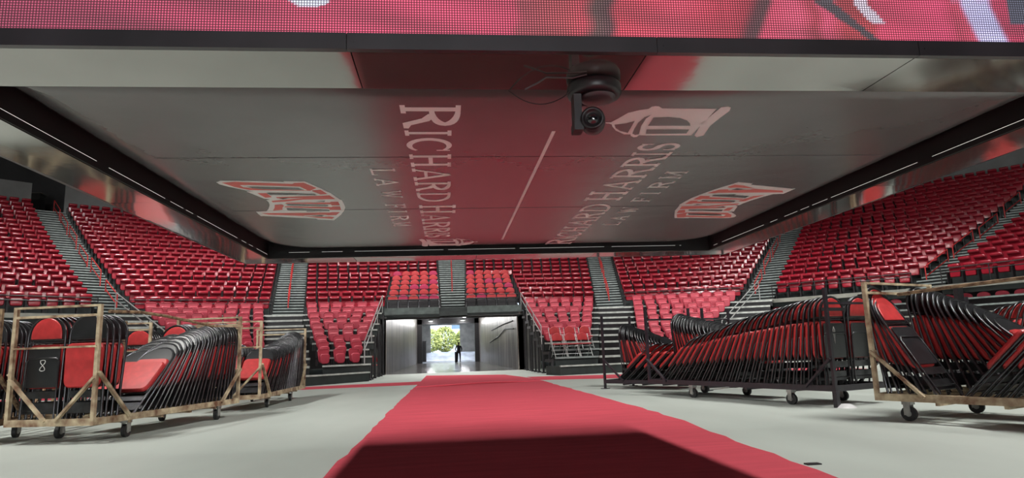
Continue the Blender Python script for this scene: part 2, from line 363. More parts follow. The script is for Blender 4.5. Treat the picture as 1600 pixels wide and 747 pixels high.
for nm, ph, PL, PR, k0, k1, kd, cnt, fr in BL:
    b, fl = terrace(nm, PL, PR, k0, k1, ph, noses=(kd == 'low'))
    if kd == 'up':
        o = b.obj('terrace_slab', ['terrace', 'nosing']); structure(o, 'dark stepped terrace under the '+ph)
    else:
        # telescopic platforms: end posts with feet
        a = MB(); a.merge(b, Matrix.Identity(4))
        root = empty('retractable_stand'); tag(root, {'left_low': 'dark retractable stand in front of the left curved block', 'tunnel_left_low': 'dark retractable stand just left of the tunnel', 'tunnel_right_low': 'dark retractable stand just right of the tunnel', 'right_low': 'dark retractable stand in front of the right curved block'}[nm], 'bleachers', 'retractable stands')
        a.obj('deck', ['terrace', 'deck_edge'], root)
        for i in range(-k0+(2 if nm == 'tunnel_right_low' else 0)):
            k = -1-i; pl, pr = PL(k), PR(k); n, d = inward(pl, pr)
            for q, sg in ((pl, -1), (pr, 1)):
                if nm == 'left_low' and sg < 0 or nm == 'right_low' and sg > 0 or 'tunnel' in nm and (nm == 'tunnel_left_low') == (sg > 0):
                    e = q+n*.35+d*sg*.38; c = MB()
                    c.bar((e.x, e.y, 0), (e.x, e.y, tread(k)-.04), .07, .07); c.box(e.x-.07, e.x+.07, e.y-.12, e.y+.12, 0, .05)
                    e2 = e+d*sg*.05; e3 = e2-n*.1
                    c.bar((e.x-n.x*0, e.y, tread(k)-.1), (e.x-n.x*.7, e.y-n.y*.7, tread(k)-.1), .05, .1)
                    c.obj('support_post', 'black_steel', root)
        # front low platform
        pl, pr = PL(-10), PR(-10)
        if nm == 'tunnel_right_low': pl, pr = S4lL(-10), S4lR(-10)
        n, d = inward(pl, pr); z = .30
        exL = .32 if 'right_low' in nm and 'tunnel' in nm else (2.2 if 'tunnel_left' in nm else .4)
        exR = .32 if 'tunnel_left' in nm else 2.0
        A = pl+n*.5-d*exL; B_ = pr+n*.5+d*exR; c = MB()
        A2, B2 = A-n*1.1, B_-n*1.1
        c.add([(A.x, A.y, 0), (B_.x, B_.y, 0), (B_.x, B_.y, z), (A.x, A.y, z), (A2.x, A2.y, 0), (B2.x, B2.y, 0), (B2.x, B2.y, z), (A2.x, A2.y, z)], [(0, 1, 2, 3), (3, 2, 6, 7), (1, 5, 6, 2), (0, 4, 7, 3), (4, 5, 6, 7)])
        c.bar((A.x, A.y, z), (B_.x, B_.y, z), .1, .05, 1)
        c.obj('front_platform', ['terrace', 'deck_edge'], root)
# rows 8 and 9 of the stand right of the tunnel carry loose chairs: extra platforms
b, fl = terrace('x', S4lL, S4lR, -9, -8, '', noses=True)
for r_ in [o for o in COL.objects if o.get('label') == 'dark retractable stand just right of the tunnel']: b.obj('deck', ['terrace', 'nosing'], r_)
# portal terraces
for nm, PL, PR in (('left', S3LL, S3L), ('right', S3R, S3RR)):
    b, fl = terrace(nm, PL, PR, 0, 5, '', ext=.25); structure(b.obj('terrace_slab', ['terrace', 'nosing']), 'dark stepped terrace %s above the tunnel mouth' % nm)
# aisles
def aisle(label, PL, PR, k0, k1, ext=.34, steps=2, low=None):
    b = MB(); c = MB(); lines = []
    def line(k):
        a, q = PL(k), PR(k); d = (q-a).normalized(); n = Vector((d.y, -d.x))
        return a+n*.45+d*ext, q+n*.45-d*ext
    K = [k0+i/steps for i in range(int((k1-k0)*steps)+1)]
    for i, k in enumerate(K[:-1]):
        a, q = line(k); a2, q2 = line(K[i+1])
        kk = int(k); t = k-kk; z = tread(kk)*(1-t)+tread(kk+1)*t; dz = (tread(kk+1)-tread(kk))/steps
        b.add([(a.x, a.y, z), (q.x, q.y, z), (q2.x, q2.y, z), (a2.x, a2.y, z)], [(0, 1, 2, 3)])
        b.add([(a.x, a.y, z-dz), (q.x, q.y, z-dz), (q.x, q.y, z), (a.x, a.y, z)], [(0, 1, 2, 3)])
        c.bar((a.x, a.y, z-.005), (q.x, q.y, z-.005), .06, .055)
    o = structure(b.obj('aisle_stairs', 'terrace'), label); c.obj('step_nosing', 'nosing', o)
aisle('aisle stairs between far left and left blocks', S0R, S1L, 0, 20)
aisle('aisle stairs between left block and the block left of the tunnel', S1R, S2L, 0, 19)
aisle('aisle stairs above the tunnel', S3L, S3R, 0, 12)
aisle('aisle stairs right of the block right of the tunnel', S4R, S5L, 0, 14)
aisle('aisle stairs beside the large right block', S5R, S6L, 0, 20)
aisle('aisle stairs between the large right and far right blocks', S6R, S7L, 0, 20)
def low_aisle(label, PL, PR, k0=-9, ext=.34):
    b = MB(); c = MB()
    def line(k):
        a, q = PL(k), PR(k); d = (q-a).normalized(); n = Vector((d.y, -d.x)); return a+n*.45+d*ext, q+n*.45-d*ext
    for k in range(k0, 0):
        a, q = line(k); a2, q2 = line(k+1) if k < -1 else line(-.2); z = tread(k)
        b.add([(a.x, a.y, z), (q.x, q.y, z), (q2.x, q2.y, z), (a2.x, a2.y, z)], [(0, 1, 2, 3)])
        b.add([(a.x, a.y, z-.265), (q.x, q.y, z-.265), (q.x, q.y, z), (a.x, a.y, z)], [(0, 1, 2, 3)])
        c.bar((a.x, a.y, z-.02), (q.x, q.y, z-.02), .09, .075)
    o = structure(b.obj('aisle_platforms', 'black_steel'), label); c.obj('platform_nosing', 'deck_edge', o)
low_aisle('lower aisle platforms left of the tunnel block', S1lR, S2lL)
low_aisle('lower aisle platforms right of the tunnel block', S4lR, S5lL)
def S0lR(k): return S0R(0)+Vector((.63, -.78))*(-k)*.72
def S6lL(k): return S6L(0)+Vector((-.62, -.74))*(-k)*.62
low_aisle('lower aisle platforms beside the left curved block', S0lR, S1lL)
low_aisle('lower aisle platforms beside the large right block', S5lR, S6lL)
for i_, (PL, PR, kk) in enumerate(((S2L, S3L, 12), (S3R, S4R, 12), (S5L, S5R, 14))): pass
# parapets behind the top rows
def parapet(name, PL, PR, k, h=1.15, ext=.3):
    a, q = PL(k), PR(k); d = (q-a).normalized(); a = a-d*ext; q = q+d*ext; n = Vector((d.y, -d.x)); z = tread(k)
    b = MB(); a2, q2 = a-n*.2, q-n*.2
    b.add([(a.x, a.y, z-1), (q.x, q.y, z-1), (q.x, q.y, z+h), (a.x, a.y, z+h), (a2.x, a2.y, z-1), (q2.x, q2.y, z-1), (q2.x, q2.y, z+h), (a2.x, a2.y, z+h)], [(0, 1, 2, 3), (3, 2, 6, 7), (1, 5, 6, 2), (0, 4, 7, 3), (4, 5, 6, 7)])
    return structure(b.obj(name, 'parapet'))
parapet('wall_parapet_far_left', S0L, S0R, 20, 1.5); parapet('wall_parapet_left', S1L, S1R, 20, 1.6)
parapet('wall_parapet_right', S6L, S6R, 20, 1.6); parapet('wall_parapet_far_right', S7L, S7R, 20, 1.6)
b = MB()
p, q = S0R(20), S1L(20)
b.box(p.x-14, p.x+.2, p.y+5, p.y+5.3, 9, 15); structure(b.obj('wall_concourse', 'dark_wall'))
o = empty('concourse_counter', (p.x-3.4, p.y+3.0, tread(20))); tag(o, 'low pale counter on the dark concourse behind the far left block', 'counter')
b = MB(); b.box(-2.6, 2.6, -.3, .3, 0, 1.5); b.obj('counter_body', 'dark_wall', o)
b = MB(); b.box(-2.7, 2.7, -.4, .4, 1.5, 1.58); b.obj('counter_top', 'block_wall', o)

# ------------------------------------------------------------------ arena seats
def rr(x0, x1, z0, z1, r, n=4, taper=0):
    pts = []
    for cx, cz, a0 in ((x1-r, z1-r, 0), (x0+r, z1-r, 90), (x0+r, z0+r, 180), (x1-r, z0+r, 270)):
        for i in range(n+1):
            a = radians(a0+90*i/n); pts.append((cx+r*cos(a), cz+r*sin(a)))
    zc = z1
    return [(x*(1-taper*(z1-z)/(z1-z0)), z) for x, z in pts]
def seat_up_meshes():
    b = MB()   # backrest leaning back with a rolled top lip
    prof = [(.13, .40), (.12, .60), (.115, .70), (.105, .775), (.06, .812), (.01, .822), (-.035, .808), (-.062, .775), (-.068, .735), (-.055, .695), (-.010, .672), (.06, .660), (.075, .60), (.09, .40)]
    # closed profile swept across width, ends narrowed
    xs = [-.208, -.198, -.17, -.12, .12, .17, .198, .208]; sc = [.70, .88, .97, 1, 1, .97, .88, .70]; n = len(prof); vs = []; fs = []
    for x, s_ in zip(xs, sc):
        for y, z in prof: vs.append((x, .05+(y-.05)*s_, .745+(z-.745)*(s_ if z > .66 else 1)))
    for i in range(len(xs)-1):
        for k in range(n): fs.append((i*n+k, i*n+(k+1) % n, (i+1)*n+(k+1) % n, (i+1)*n+k))
    b.add(vs, fs, 0, True); b.add(vs[:n], [tuple(range(n))]); b.add(vs[-n:], [tuple(range(n))])
    back = b
    s = MB()   # tipped-up pan
    s.slab(rr(-.20, .20, .30, .60, .06, 3, .06), .01, -.06, 0, .12, None, .0, .012)
    T = Matrix.Translation((0, .02, 0)) @ Matrix.Rotation(radians(-6), 4, 'X')
    pan = MB(); pan.merge(s, T)
    br = MB()
    for sx in (-.26, .26): br.box(sx-.015, sx+.015, -.06, .16, .02, .52); br.box(sx-.02, sx+.02, -.14, .14, .50, .535)
    return back, pan, br
UPB, UPS, UPR = seat_up_meshes()
def seat_low_meshes():
    back = MB()
    back.slab(rr(-.213, .213, .10, .56, .09, 4, .18), .06, .0, 0, .10, None, .0, -.012)
    # raised rim round the top of the shell
    o = [(x*1.0, z) for x, z in rr(-.213, .213, .10, .56, .09, 4, .18)]
    rim = [(x, -.002, z) for x, z in o if z > .30]
    back.tube(rim, .015, 5, 0)
    T = Matrix.Rotation(radians(-8), 4, 'X'); bb = MB(); bb.merge(back, T)
    pan = MB(); pan.slab(rr(-.195, .195, .06, .40, .10, 4, .22), -.015, -.06, 0, .14, None, 0, .01)
    br = MB()
    for sx in (-.26, .26): br.box(sx-.012, sx+.012, -.03, .10, .0, .22)
    br.box(-.27, .27, .03, .07, .03, .07)
    return bb, pan, br
LWB, LWS, LWR = seat_low_meshes()
me_up = (UPB.mesh('backrest', ['red_plastic']), UPS.mesh('seat', ['red_plastic']), UPR.mesh('bracket', ['black_steel']))
me_lw = (LWB.mesh('backrest', ['red_matte']), LWS.mesh('seat', ['red_matte']), LWR.mesh('bracket', ['black_steel']))
seats = []
for nm, ph, PL, PR, k0, k1, kd, cnt, fr in BL:
    for k in range(k0, k1+1):
        pl, pr = PL(k), PR(k); n, d = inward(pl, pr)
        if cnt: c = cnt[k] if kd == 'up' else cnt[-k-1]
        else: c = auto_n(pl, pr)
        yaw = atan2(d.y, d.x)
        for i in range(c):
            p = pl+(pr-pl)*(i/max(1, c-1)); idx = (i+1) if fr == 'left' else c-i
            seats.append((kd, Vector((p.x, p.y, tread(k))), yaw, ph, k, idx, fr))
def visible(s):
    x, y, w = seen_at(s[1]+Vector((0, 0, .75)))
    if w < 0 or x < 6 or x > 1594: return False
    if 430 <= x <= 1090 and y < 412: return False
    if x < 430 and y < 412-.384*(430-x): return False
    if x > 1090 and y < 398-.32*(x-1090): return False
    if x < 480 and y > 500 or 945 < x < 1200 and y > 502: return False
    if x < 145 and y > 470: return False
    return True
order = sorted([i for i, s in enumerate(seats) if visible(s)], key=lambda i: seen_at(seats[i][1])[2])
chosen = set(order[:298])
rest = MB()
for i, s in enumerate(seats):
    kd, p, yaw, ph, k, idx, fr = s
    T = Matrix.Translation(p) @ Matrix.Rotation(yaw, 4, 'Z')
    if i in chosen:
        ms = me_up if kd == 'up' else me_lw
        r = bpy.data.objects.new('arena_seat', None); r.empty_display_size = .1; COL.objects.link(r); r.location = p; r.rotation_euler = (0, 0, yaw)
        for m_, nn in zip(ms, ('backrest', 'seat', 'bracket')): put(nn, m_, r)
        rown = '%s upper row' % ORD[k+1] if k >= 0 else '%s lower row from floor' % ORD[k+10]
        col = 'glossy red' if kd == 'up' else 'matt red'
        tag(r, '%s seat, %s, %s from %s, %s' % (col, rown, ORD[min(idx, 35)], fr, ph), 'seat', ('fixed seats of the ' if kd == 'up' else 'retractable seats of the ')+ph)
    else:
        o = 0 if kd == 'up' else 1
        for part, mi in (((UPB, 0), (UPS, 0), (UPR, 2)) if kd == 'up' else ((LWB, 1), (LWS, 1), (LWR, 2))):
            off = len(rest.v); rest.v += [tuple(T @ Vector(v)) for v in part.v]
            for f, sm in zip(part.f, part.sm): rest.f.append(tuple(a+off for a in f)); rest.m.append(mi); rest.sm.append(sm)
o = rest.obj('arena_seats', ['red_plastic', 'red_matte', 'black_steel'])
tag(o, 'rest of the red arena seats higher up the bowl', 'seats', None, 'stuff')

# padded chairs above the tunnel mouth
def half_disc(w, z0, h, n=12, foot=.04):
    return [(-w, z0), (w, z0), (w, z0+foot)]+[(w*cos(pi*i/n), z0+foot+(h-foot)*sin(pi*i/n)) for i in range(1, n)]+[(-w, z0+foot)]
pc = MB(); pc.slab(half_disc(.225, .58, .25), .03, -.05, 0, .1, None, 0, .015)
ps = MB(); ps.slab(rr(-.21, .21, .12, .54, .05, 3, .02), .02, -.05, 0, .1)
pf = MB()
for sx in (-.245, .245): pf.bar((sx, .02, 0), (sx, .02, .56), .03, .04); pf.bar((sx, -.12, 0), (sx, .02, .30), .025, .03)
pf.bar((-.25, .03, .45), (.25, .03, .45), .03, .03); pf.bar((-.25, -.03, .10), (.25, -.03, .10), .03, .03)
M['magenta_pad'] = mat('magenta_pad_vinyl', (.40, .02, .075), .5, noise=(3, .2))
pcm2 = pc.mesh('backrest', ['magenta_pad']); mg_ = random.Random(4)
pcm, psm, pfm = pc.mesh('backrest', ['red_pad']), ps.mesh('seat', ['black_steel']), pf.mesh('frame', ['black_frame'])
for side, PL, PR in (('left', S3LL, S3L), ('right', S3R, S3RR)):
    for k in range(0, 6):
        pl, pr = PL(k), PR(k); d = (pr-pl).normalized(); yaw = atan2(d.y, d.x)
        for i in range(5):
            p = pl+(pr-pl)*i/4
            r = empty('padded_chair', (p.x, p.y, tread(k)), yaw)
            put('backrest', pcm2 if mg_.random() < .2 else pcm, r); put('seat', psm, r); put('frame', pfm, r)
            tag(r, 'red padded chair above tunnel, %s of stairs, %s row up, %s from left' % (side, ORD[k+1], ORD[i+1]), 'chair', 'padded chairs above the tunnel mouth')

# unfolded chairs
def open_chair(name, loc, yaw, label, framemat, group=None):
    r = empty(name, loc, yaw); tag(r, label, 'chair', group)
    b = MB(); b.slab(half_disc(.21, .58, .27), .20, .16, 0, .1, None, 0, .012); b.obj('backrest', 'red_pad', r)
    b = MB(); T = Matrix.Translation((0, 0, .43)) @ Matrix.Rotation(radians(-90), 4, 'X'); s_ = MB(); s_.slab(rr(-.21, .21, -.20, .20, .06), 0, -.045, 0, .08); b.merge(s_, T); b.obj('seat', 'red_pad', r)
    for sx in (-.22, .22):
        b = MB(); b.tube([(sx, -.22, 0), (sx, .06, .45), (sx, .2, .80)], .013, 6); b.obj('leg', framemat, r)
        b = MB(); b.tube([(sx*.93, .24, 0), (sx*.93, -.12, .44)], .012, 6); b.obj('leg', framemat, r)
    b = MB(); b.tube([(-.22, -.15, .11), (.22, -.15, .11)], .009, 6); b.tube([(-.2, .18, .11), (.2, .18, .11)], .009, 6); b.obj('crossbar', framemat, r)
    return r
for k in (-8, -9):
    pl, pr = S4lL(k), S4lR(k); d = (pr-pl).normalized()
    for i in range(3):
        p = pl+(pr-pl)*i/2
        open_chair('folding_chair', (p.x, p.y-.1, tread(k)+.01), atan2(d.y, d.x), 'open red folding chair, %s row, %s, on stand right of tunnel' % ({-9: 'front', -8: 'second'}[k], ('left', 'middle', 'right')[i]), 'steel_rail', 'open chairs on the stand right of the tunnel')
open_chair('folding_chair', (-3.15, 29.0, 0), .3, 'dark red folding chair standing open beside the left tunnel wall', 'black_frame')

# ------------------------------------------------------------------ rails
def pipe_obj(name, paths, r, m, label, cat='railing', group=None, partnames=None, n=6):
    root = empty(name, paths[0][0]); off = Vector(paths[0][0]); tag(root, label, cat, group)
    for i, pth in enumerate(paths):
        b = MB(); b.tube([Vector(p)-off for p in pth], r, n); b.obj((partnames or ['rail']*len(paths))[i], m, root)
    return root
def guard(PL, PR, label, k=0, ext=.3, h=.64, zbase=None, posts=1.6):
    pl, pr = PL(k), PR(k); n, d = inward(pl, pr); a = pl+n*.42-d*ext; q = pr+n*.42+d*ext; z = tread(k)
    L = (q-a).length; m = max(2, int(L/posts)+1); P = []; N = []
    for zz in (h, h-.16): P.append([(a.x, a.y, z+zz), (q.x, q.y, z+zz)]); N.append('rail')
    for i in range(m):
        p = a+(q-a)*i/(m-1); P.append([(p.x, p.y, z-.15), (p.x, p.y, z+h+.02)]); N.append('post')
    pipe_obj('guard_rail', P, .02, 'black_steel', label, group='black guard rails', partnames=N)
guard(S0L, S0R, 'black guard rail before the front row of the far left block')
guard(S1L, S1R, 'black guard rail between upper and lower seats of left curved block')
guard(S5L, S5R, 'black guard rail between upper and lower seats of right curved block')
guard(S6L, S6R, 'black guard rail before the front row of the large right block')
guard(S7L, S7R, 'black guard rail before the front row of the far right block')
guard(S3LL, S3L, 'black guard rail before padded chairs left above the tunnel', h=.72, posts=1.3)
guard(S3R, S3RR, 'black guard rail before padded chairs right above the tunnel', h=.72, posts=1.3)
def aisle_loops(PL, PR, ks, phrase, span=2.4, mt='red_rail', t=.5):
    for j, k in enumerate(ks):
        def c(kk): return PL(kk)*(1-t)+PR(kk)*t
        a, q = c(k), c(k+span); za, zq = tread(int(k)), tread(int(k))+span*.335
        P = [[(a.x, a.y, za-.1), (a.x, a.y, za+.9)], [(q.x, q.y, zq-.1), (q.x, q.y, zq+.9)], [(a.x, a.y, za+.9), (q.x, q.y, zq+.9)], [(a.x, a.y, za+.5), (q.x, q.y, zq+.5)]]
        pipe_obj('stair_railing', P, .025, mt, 'red railing on %s stairs, %s from the bottom' % (phrase, ORD[j+1]), group='red railings on the %s stairs' % phrase, partnames=['post', 'post', 'handrail', 'rail'])
aisle_loops(S0R, S1L, [.6, 4.2, 7.6, 11, 14.2, 17.2], 'far left', t=.62)
aisle_loops(S1R, S2L, [.6, 4.2, 7.6], 'left middle')
aisle_loops(S3L, S3R, [3.2, 7], 'tunnel top')
aisle_loops(S4R, S5L, [.6, 4.2, 7.6], 'right middle')
aisle_loops(S5R, S6L, [.8, 4.2, 7.6, 11], 'right curved', t=.36)
aisle_loops(S6R, S7L, [.6, 3.6, 6.8, 10.2], 'far right', t=.32)
# long white handrails beside the lower rows
def hand(a, q, label, dz=.28, posts=2, dark=False):
    a, q = Vector(a), Vector(q); P = [[a, q], [a-Vector((0, 0, dz)), q-Vector((0, 0, dz))]]; N = ['handrail', 'handrail']
    for i in range(posts):
        p = a+(q-a)*(i/(posts-1)); P.append([p, p-Vector((0, 0, .9))]); N.append('post')
    pipe_obj('hand_rail', P, .022, 'steel_rail', label, group='pale handrails', partnames=N)
a, q = S2R(0), S2lR(-9); hand((-2.95, a.y-.3, 3.55), (-2.92, q.y-.2, 1.35), 'pale handrail down the tunnel side of the left tunnel block', posts=4)
a, q = S4L(0), S4lL(-9); hand((3.45, a.y-.3, 3.55), (3.5, q.y+1.4, 1.75), 'pale handrail down the tunnel side of the right tunnel block', posts=4)
a, q = S0R(0)*.35+S1L(0)*.65, S0lR(-7)*.35+S1lL(-7)*.65; hand((a.x, a.y-.5, 3.65), (q.x, q.y, 1.75), 'pale handrail down the lower stairs left of the left curved block')
a, q = S5R(0)*.6+S6L(0)*.4, S5lR(-7)*.6+S6lL(-7)*.4; hand((a.x, a.y-.5, 3.65), (q.x, q.y, 1.75), 'pale handrail down the lower stairs right of the right curved block')
# fascia over the tunnel mouth
for nm, x0, x1 in (('left', -2.80, -.37), ('right', .9, 3.36)):
    b = MB(); b.box(x0, x1, 30.0, 30.3, 2.62, 2.92); structure(b.obj('beam_%s' % nm, 'fascia'), 'grey concrete edge over the %s half of the tunnel mouth' % nm)
b = MB(); b.box(-.37, .9, 30.0, 30.4, 2.52, 2.72); b.box(-.37, .9, 30.3, 30.6, 2.72, 2.9, 0); structure(b.obj('beam_center', 'terrace'))
# slab edges under the raised outer blocks, closed bleachers below
def outer(PL, PR, phrase, ext=.5):
    pl, pr = PL(0), PR(0); n, d = inward(pl, pr); a = pl+n*.55-d*ext; q = pr+n*.55+d*ext
    b = MB(); b.bar((a.x, a.y, 2.68), (q.x, q.y, 2.68), .3, .17); structure(b.obj('slab_edge', 'slab'), 'pale concrete edge under the '+phrase)
    root = empty('closed_bleachers', (a.x, a.y, 0)); tag(root, 'closed dark bleachers stored under the '+phrase, 'bleachers', 'closed bleachers')
    off = Vector((a.x, a.y, 0)); b = MB()
    a2, q2 = a-n*.5, q-n*.5
    b.add([Vector((a2.x, a2.y, 0))-off, Vector((q2.x, q2.y, 0))-off, Vector((q2.x, q2.y, 2.6))-off, Vector((a2.x, a2.y, 2.6))-off], [(0, 1, 2, 3)])
    b.obj('panel', 'black_steel', root)
    for i in range(8):
        z = .35+.265*i; p, r = a-n*(.05+.02*i), q-n*(.05+.02*i)
        b = MB(); b.bar(Vector((p.x, p.y, z))-off, Vector((r.x, r.y, z))-off, .12, .06); b.obj('platform_edge', 'nosing' if i in (6, 7) else 'slab', root)
    m = int((q-a).length/.55); 
    for i in range(m):
        p = a+(q-a)*(i+.5)/m-n*.25; b = MB(); T = Matrix.Translation(Vector((p.x, p.y, 2.24))-off) @ Matrix.Rotation(atan2(d.y, d.x), 4, 'Z')
        s_ = MB(); s_.slab(half_disc(.22, 0, .17), .06, 0, 0, .08); b.merge(s_, T); b.obj('folded_seat', 'red_matte', root)
outer(S0L, S0R, 'far left block'); outer(S6L, S6R, 'large right block'); outer(S7L, S7R, 'far right block')
for (x, y, lab) in ((16.3, 24.6, 'black steel column under the large right block'), (18.75, 22.6, 'black steel column under the aisle beside the far right block')):
    b = MB(); b.box(-.11, .11, -.11, .11, 0, 2.6); b.box(-.2, .2, -.2, .2, 0, .03); o = b.obj('steel_column', 'black_steel'); o.location = (x, y, 0); structure(o, lab)

# ------------------------------------------------------------------ carpets
def carpet(name, left, right, z, label, mt='carpet'):
    b = MB(); n = len(left)
    vs = [(x, y, z) for x, y in left]+[(x, y, z) for x, y in right]+[(x, y, 0) for x, y in left]+[(x, y, 0) for x, y in right]
    fs = []
    for i in range(n-1):
        fs.append((i, i+1, n+i+1, n+i)); fs.append((i, i+1, 2*n+i+1, 2*n+i)); fs.append((n+i, n+i+1, 3*n+i+1, 3*n+i))
    fs.append((0, n, 3*n, 2*n)); fs.append((n-1, 2*n-1, 4*n-1, 3*n-1))
    b.add(vs, fs); o = b.obj(name, mt); return tag(o, label, 'carpet')
rnd = random.Random(3)
ys = [-3+.35*i for i in range(60)]; ys = [y for y in ys if y < 17.4]+[17.55]
carpet('floor_carpet', [(-.90+.02*rnd.uniform(-1, 1), y) for y in ys], [((2.67-.083*(7.74-max(y, 3)) if y < 7.74 else 2.67-.006*(y-7.74))+.03*rnd.uniform(-1, 1), y+(.9 if y > 17 else 0)) for y in ys], .010, 'wide red carpet running from the foreground towards the tunnel')
ys2 = [17.6, 19, 21, 23, 25, 26.6]
carpet('floor_carpet', [(-.86, y) for y in ys2], [(2.62, 18.4), (2.55, 19.2), (2.5, 20.5), (2.35, 22), (2.2, 23.2), (2.05, 24.4)], .014, 'short red carpet length at the far end by the tunnel')
carpet('carpet_runner', [(-12, 18.3), (-4.2, 18.9), (-2.8, 19.0), (-.85, 19.2)], [(-12, 20.0), (-4.2, 20.5), (-2.8, 20.9), (-.85, 21.3)], .006, 'narrow red carpet strip crossing the floor on the left')
carpet('carpet_runner', [(2.58, 19.3), (4.4, 18.6), (12, 17.8)], [(2.55, 21.8), (4.9, 21.0), (12, 20.2)], .006, 'narrow red carpet strip crossing the floor on the right')
# raised far lips of the carpet
b = MB(); b.tube([(-.86, 17.58, .012), (0, 17.62, .035), (.9, 17.95, .05), (1.7, 18.2, .03), (2.5, 18.4, .012)], .022, 6); tag(b.obj('carpet_fold', 'carpet'), 'raised wrinkle where the two red carpet lengths meet', 'carpet fold')
b = MB(); b.box(2.47, 2.57, 4.55, 4.61, .0, .008); structure(b.obj('floor_slot', 'black_steel'), 'small dark slot plate in the floor')

# ------------------------------------------------------------------ scoreboard
SX0, SX1, SY0, SY1, SZ = -2.0, 2.98, 1.98, 6.78, 1.8
sb = empty('scoreboard', ((SX0+SX1)/2, (SY0+SY1)/2, SZ)); tag(sb, 'big hanging video scoreboard lowered close above the floor', 'scoreboard')
SO = Vector(sb.location)
def sobj(b, name, mats, parent=None):
    b.v = [tuple(Vector(v)-SO) for v in b.v]; return b.obj(name, mats, parent or sb)
b = MB(); b.box(SX0+.03, SX1-.03, SY0+.03, SY1-.03, 2.0, 5.1); sobj(b, 'casing', 'casing')
# ring of soffit panels
rw = .31; rnd = random.Random(5)
def soffit_panel(x0, x1, y0, y1):
    b = MB(); g = .002; t = [rnd.uniform(-.0012, .0012) for _ in range(4)]
    P = [(x0+g, y0+g, SZ+t[0]), (x1-g, y0+g, SZ+t[1]), (x1-g, y1-g, SZ+t[2]), (x0+g, y1-g, SZ+t[3])]
    nx = 1
    b.add(P+[(x, y, SZ+.03) for x, y, z in P], [(0, 1, 2, 3), (4, 5, 6, 7), (0, 1, 5, 4), (1, 2, 6, 5), (2, 3, 7, 6), (3, 0, 4, 7)])
    sobj(b, 'soffit_panel', 'soffit')
for x0, x1 in ((-2.0, -.29), (-.29, .67), (.67, 1.62), (1.62, 2.98)): soffit_panel(x0, x1, SY0+.012, SY0+rw)
for x0, x1 in ((-2.0, -.9), (-.9, .3), (.3, 1.5), (1.5, 2.98)): soffit_panel(x0, x1, SY1-rw, SY1)
for y0, y1 in ((SY0+rw, 4.05), (4.05, 5.35), (5.35, SY1-rw)): soffit_panel(SX0, SX0+rw-.02, y0, y1)
for y0, y1 in ((SY0+rw, 3.8), (3.8, 5.6), (5.6, SY1-rw)): soffit_panel(SX1-rw+.02, SX1, y0, y1)
b = MB(); b.box(SX0+.01, SX1-.01, SY0+.02, SY0+rw, SZ+.032, SZ+.2); b.box(SX0+.01, SX1-.01, SY1-rw, SY1-.02, SZ+.032, SZ+.2)
b.box(SX0+.01, SX0+rw-.02, SY0+rw, SY1-rw, SZ+.032, SZ+.2); b.box(SX1-rw+.02, SX1-.01, SY0+rw, SY1-rw, SZ+.032, SZ+.2); sobj(b, 'frame', 'casing')
# black trim under the screens, in lengths
tr = [(-2.0, -.30), (-.30, .70), (.70, 1.62), (1.62, 2.98)]
for x0, x1 in tr:
    b = MB(); b.box(x0+.001, x1-.001, SY0-.012, SY0+.012, SZ-.002, SZ+.052); b.box(x0+.02, x0+.026, SY0-.014, SY0-.011, SZ+.02, SZ+.026); sobj(b, 'trim_strip', 'trim')
for (x0, x1, y0, y1) in ((SX0, SX1, SY1-.01, SY1+.012), (SX0-.012, SX0+.01, SY0, SY1), (SX1-.01, SX1+.012, SY0, SY1)):
    b = MB(); b.box(x0, x1, y0, y1, SZ, SZ+.052); sobj(b, 'trim_strip', 'trim')
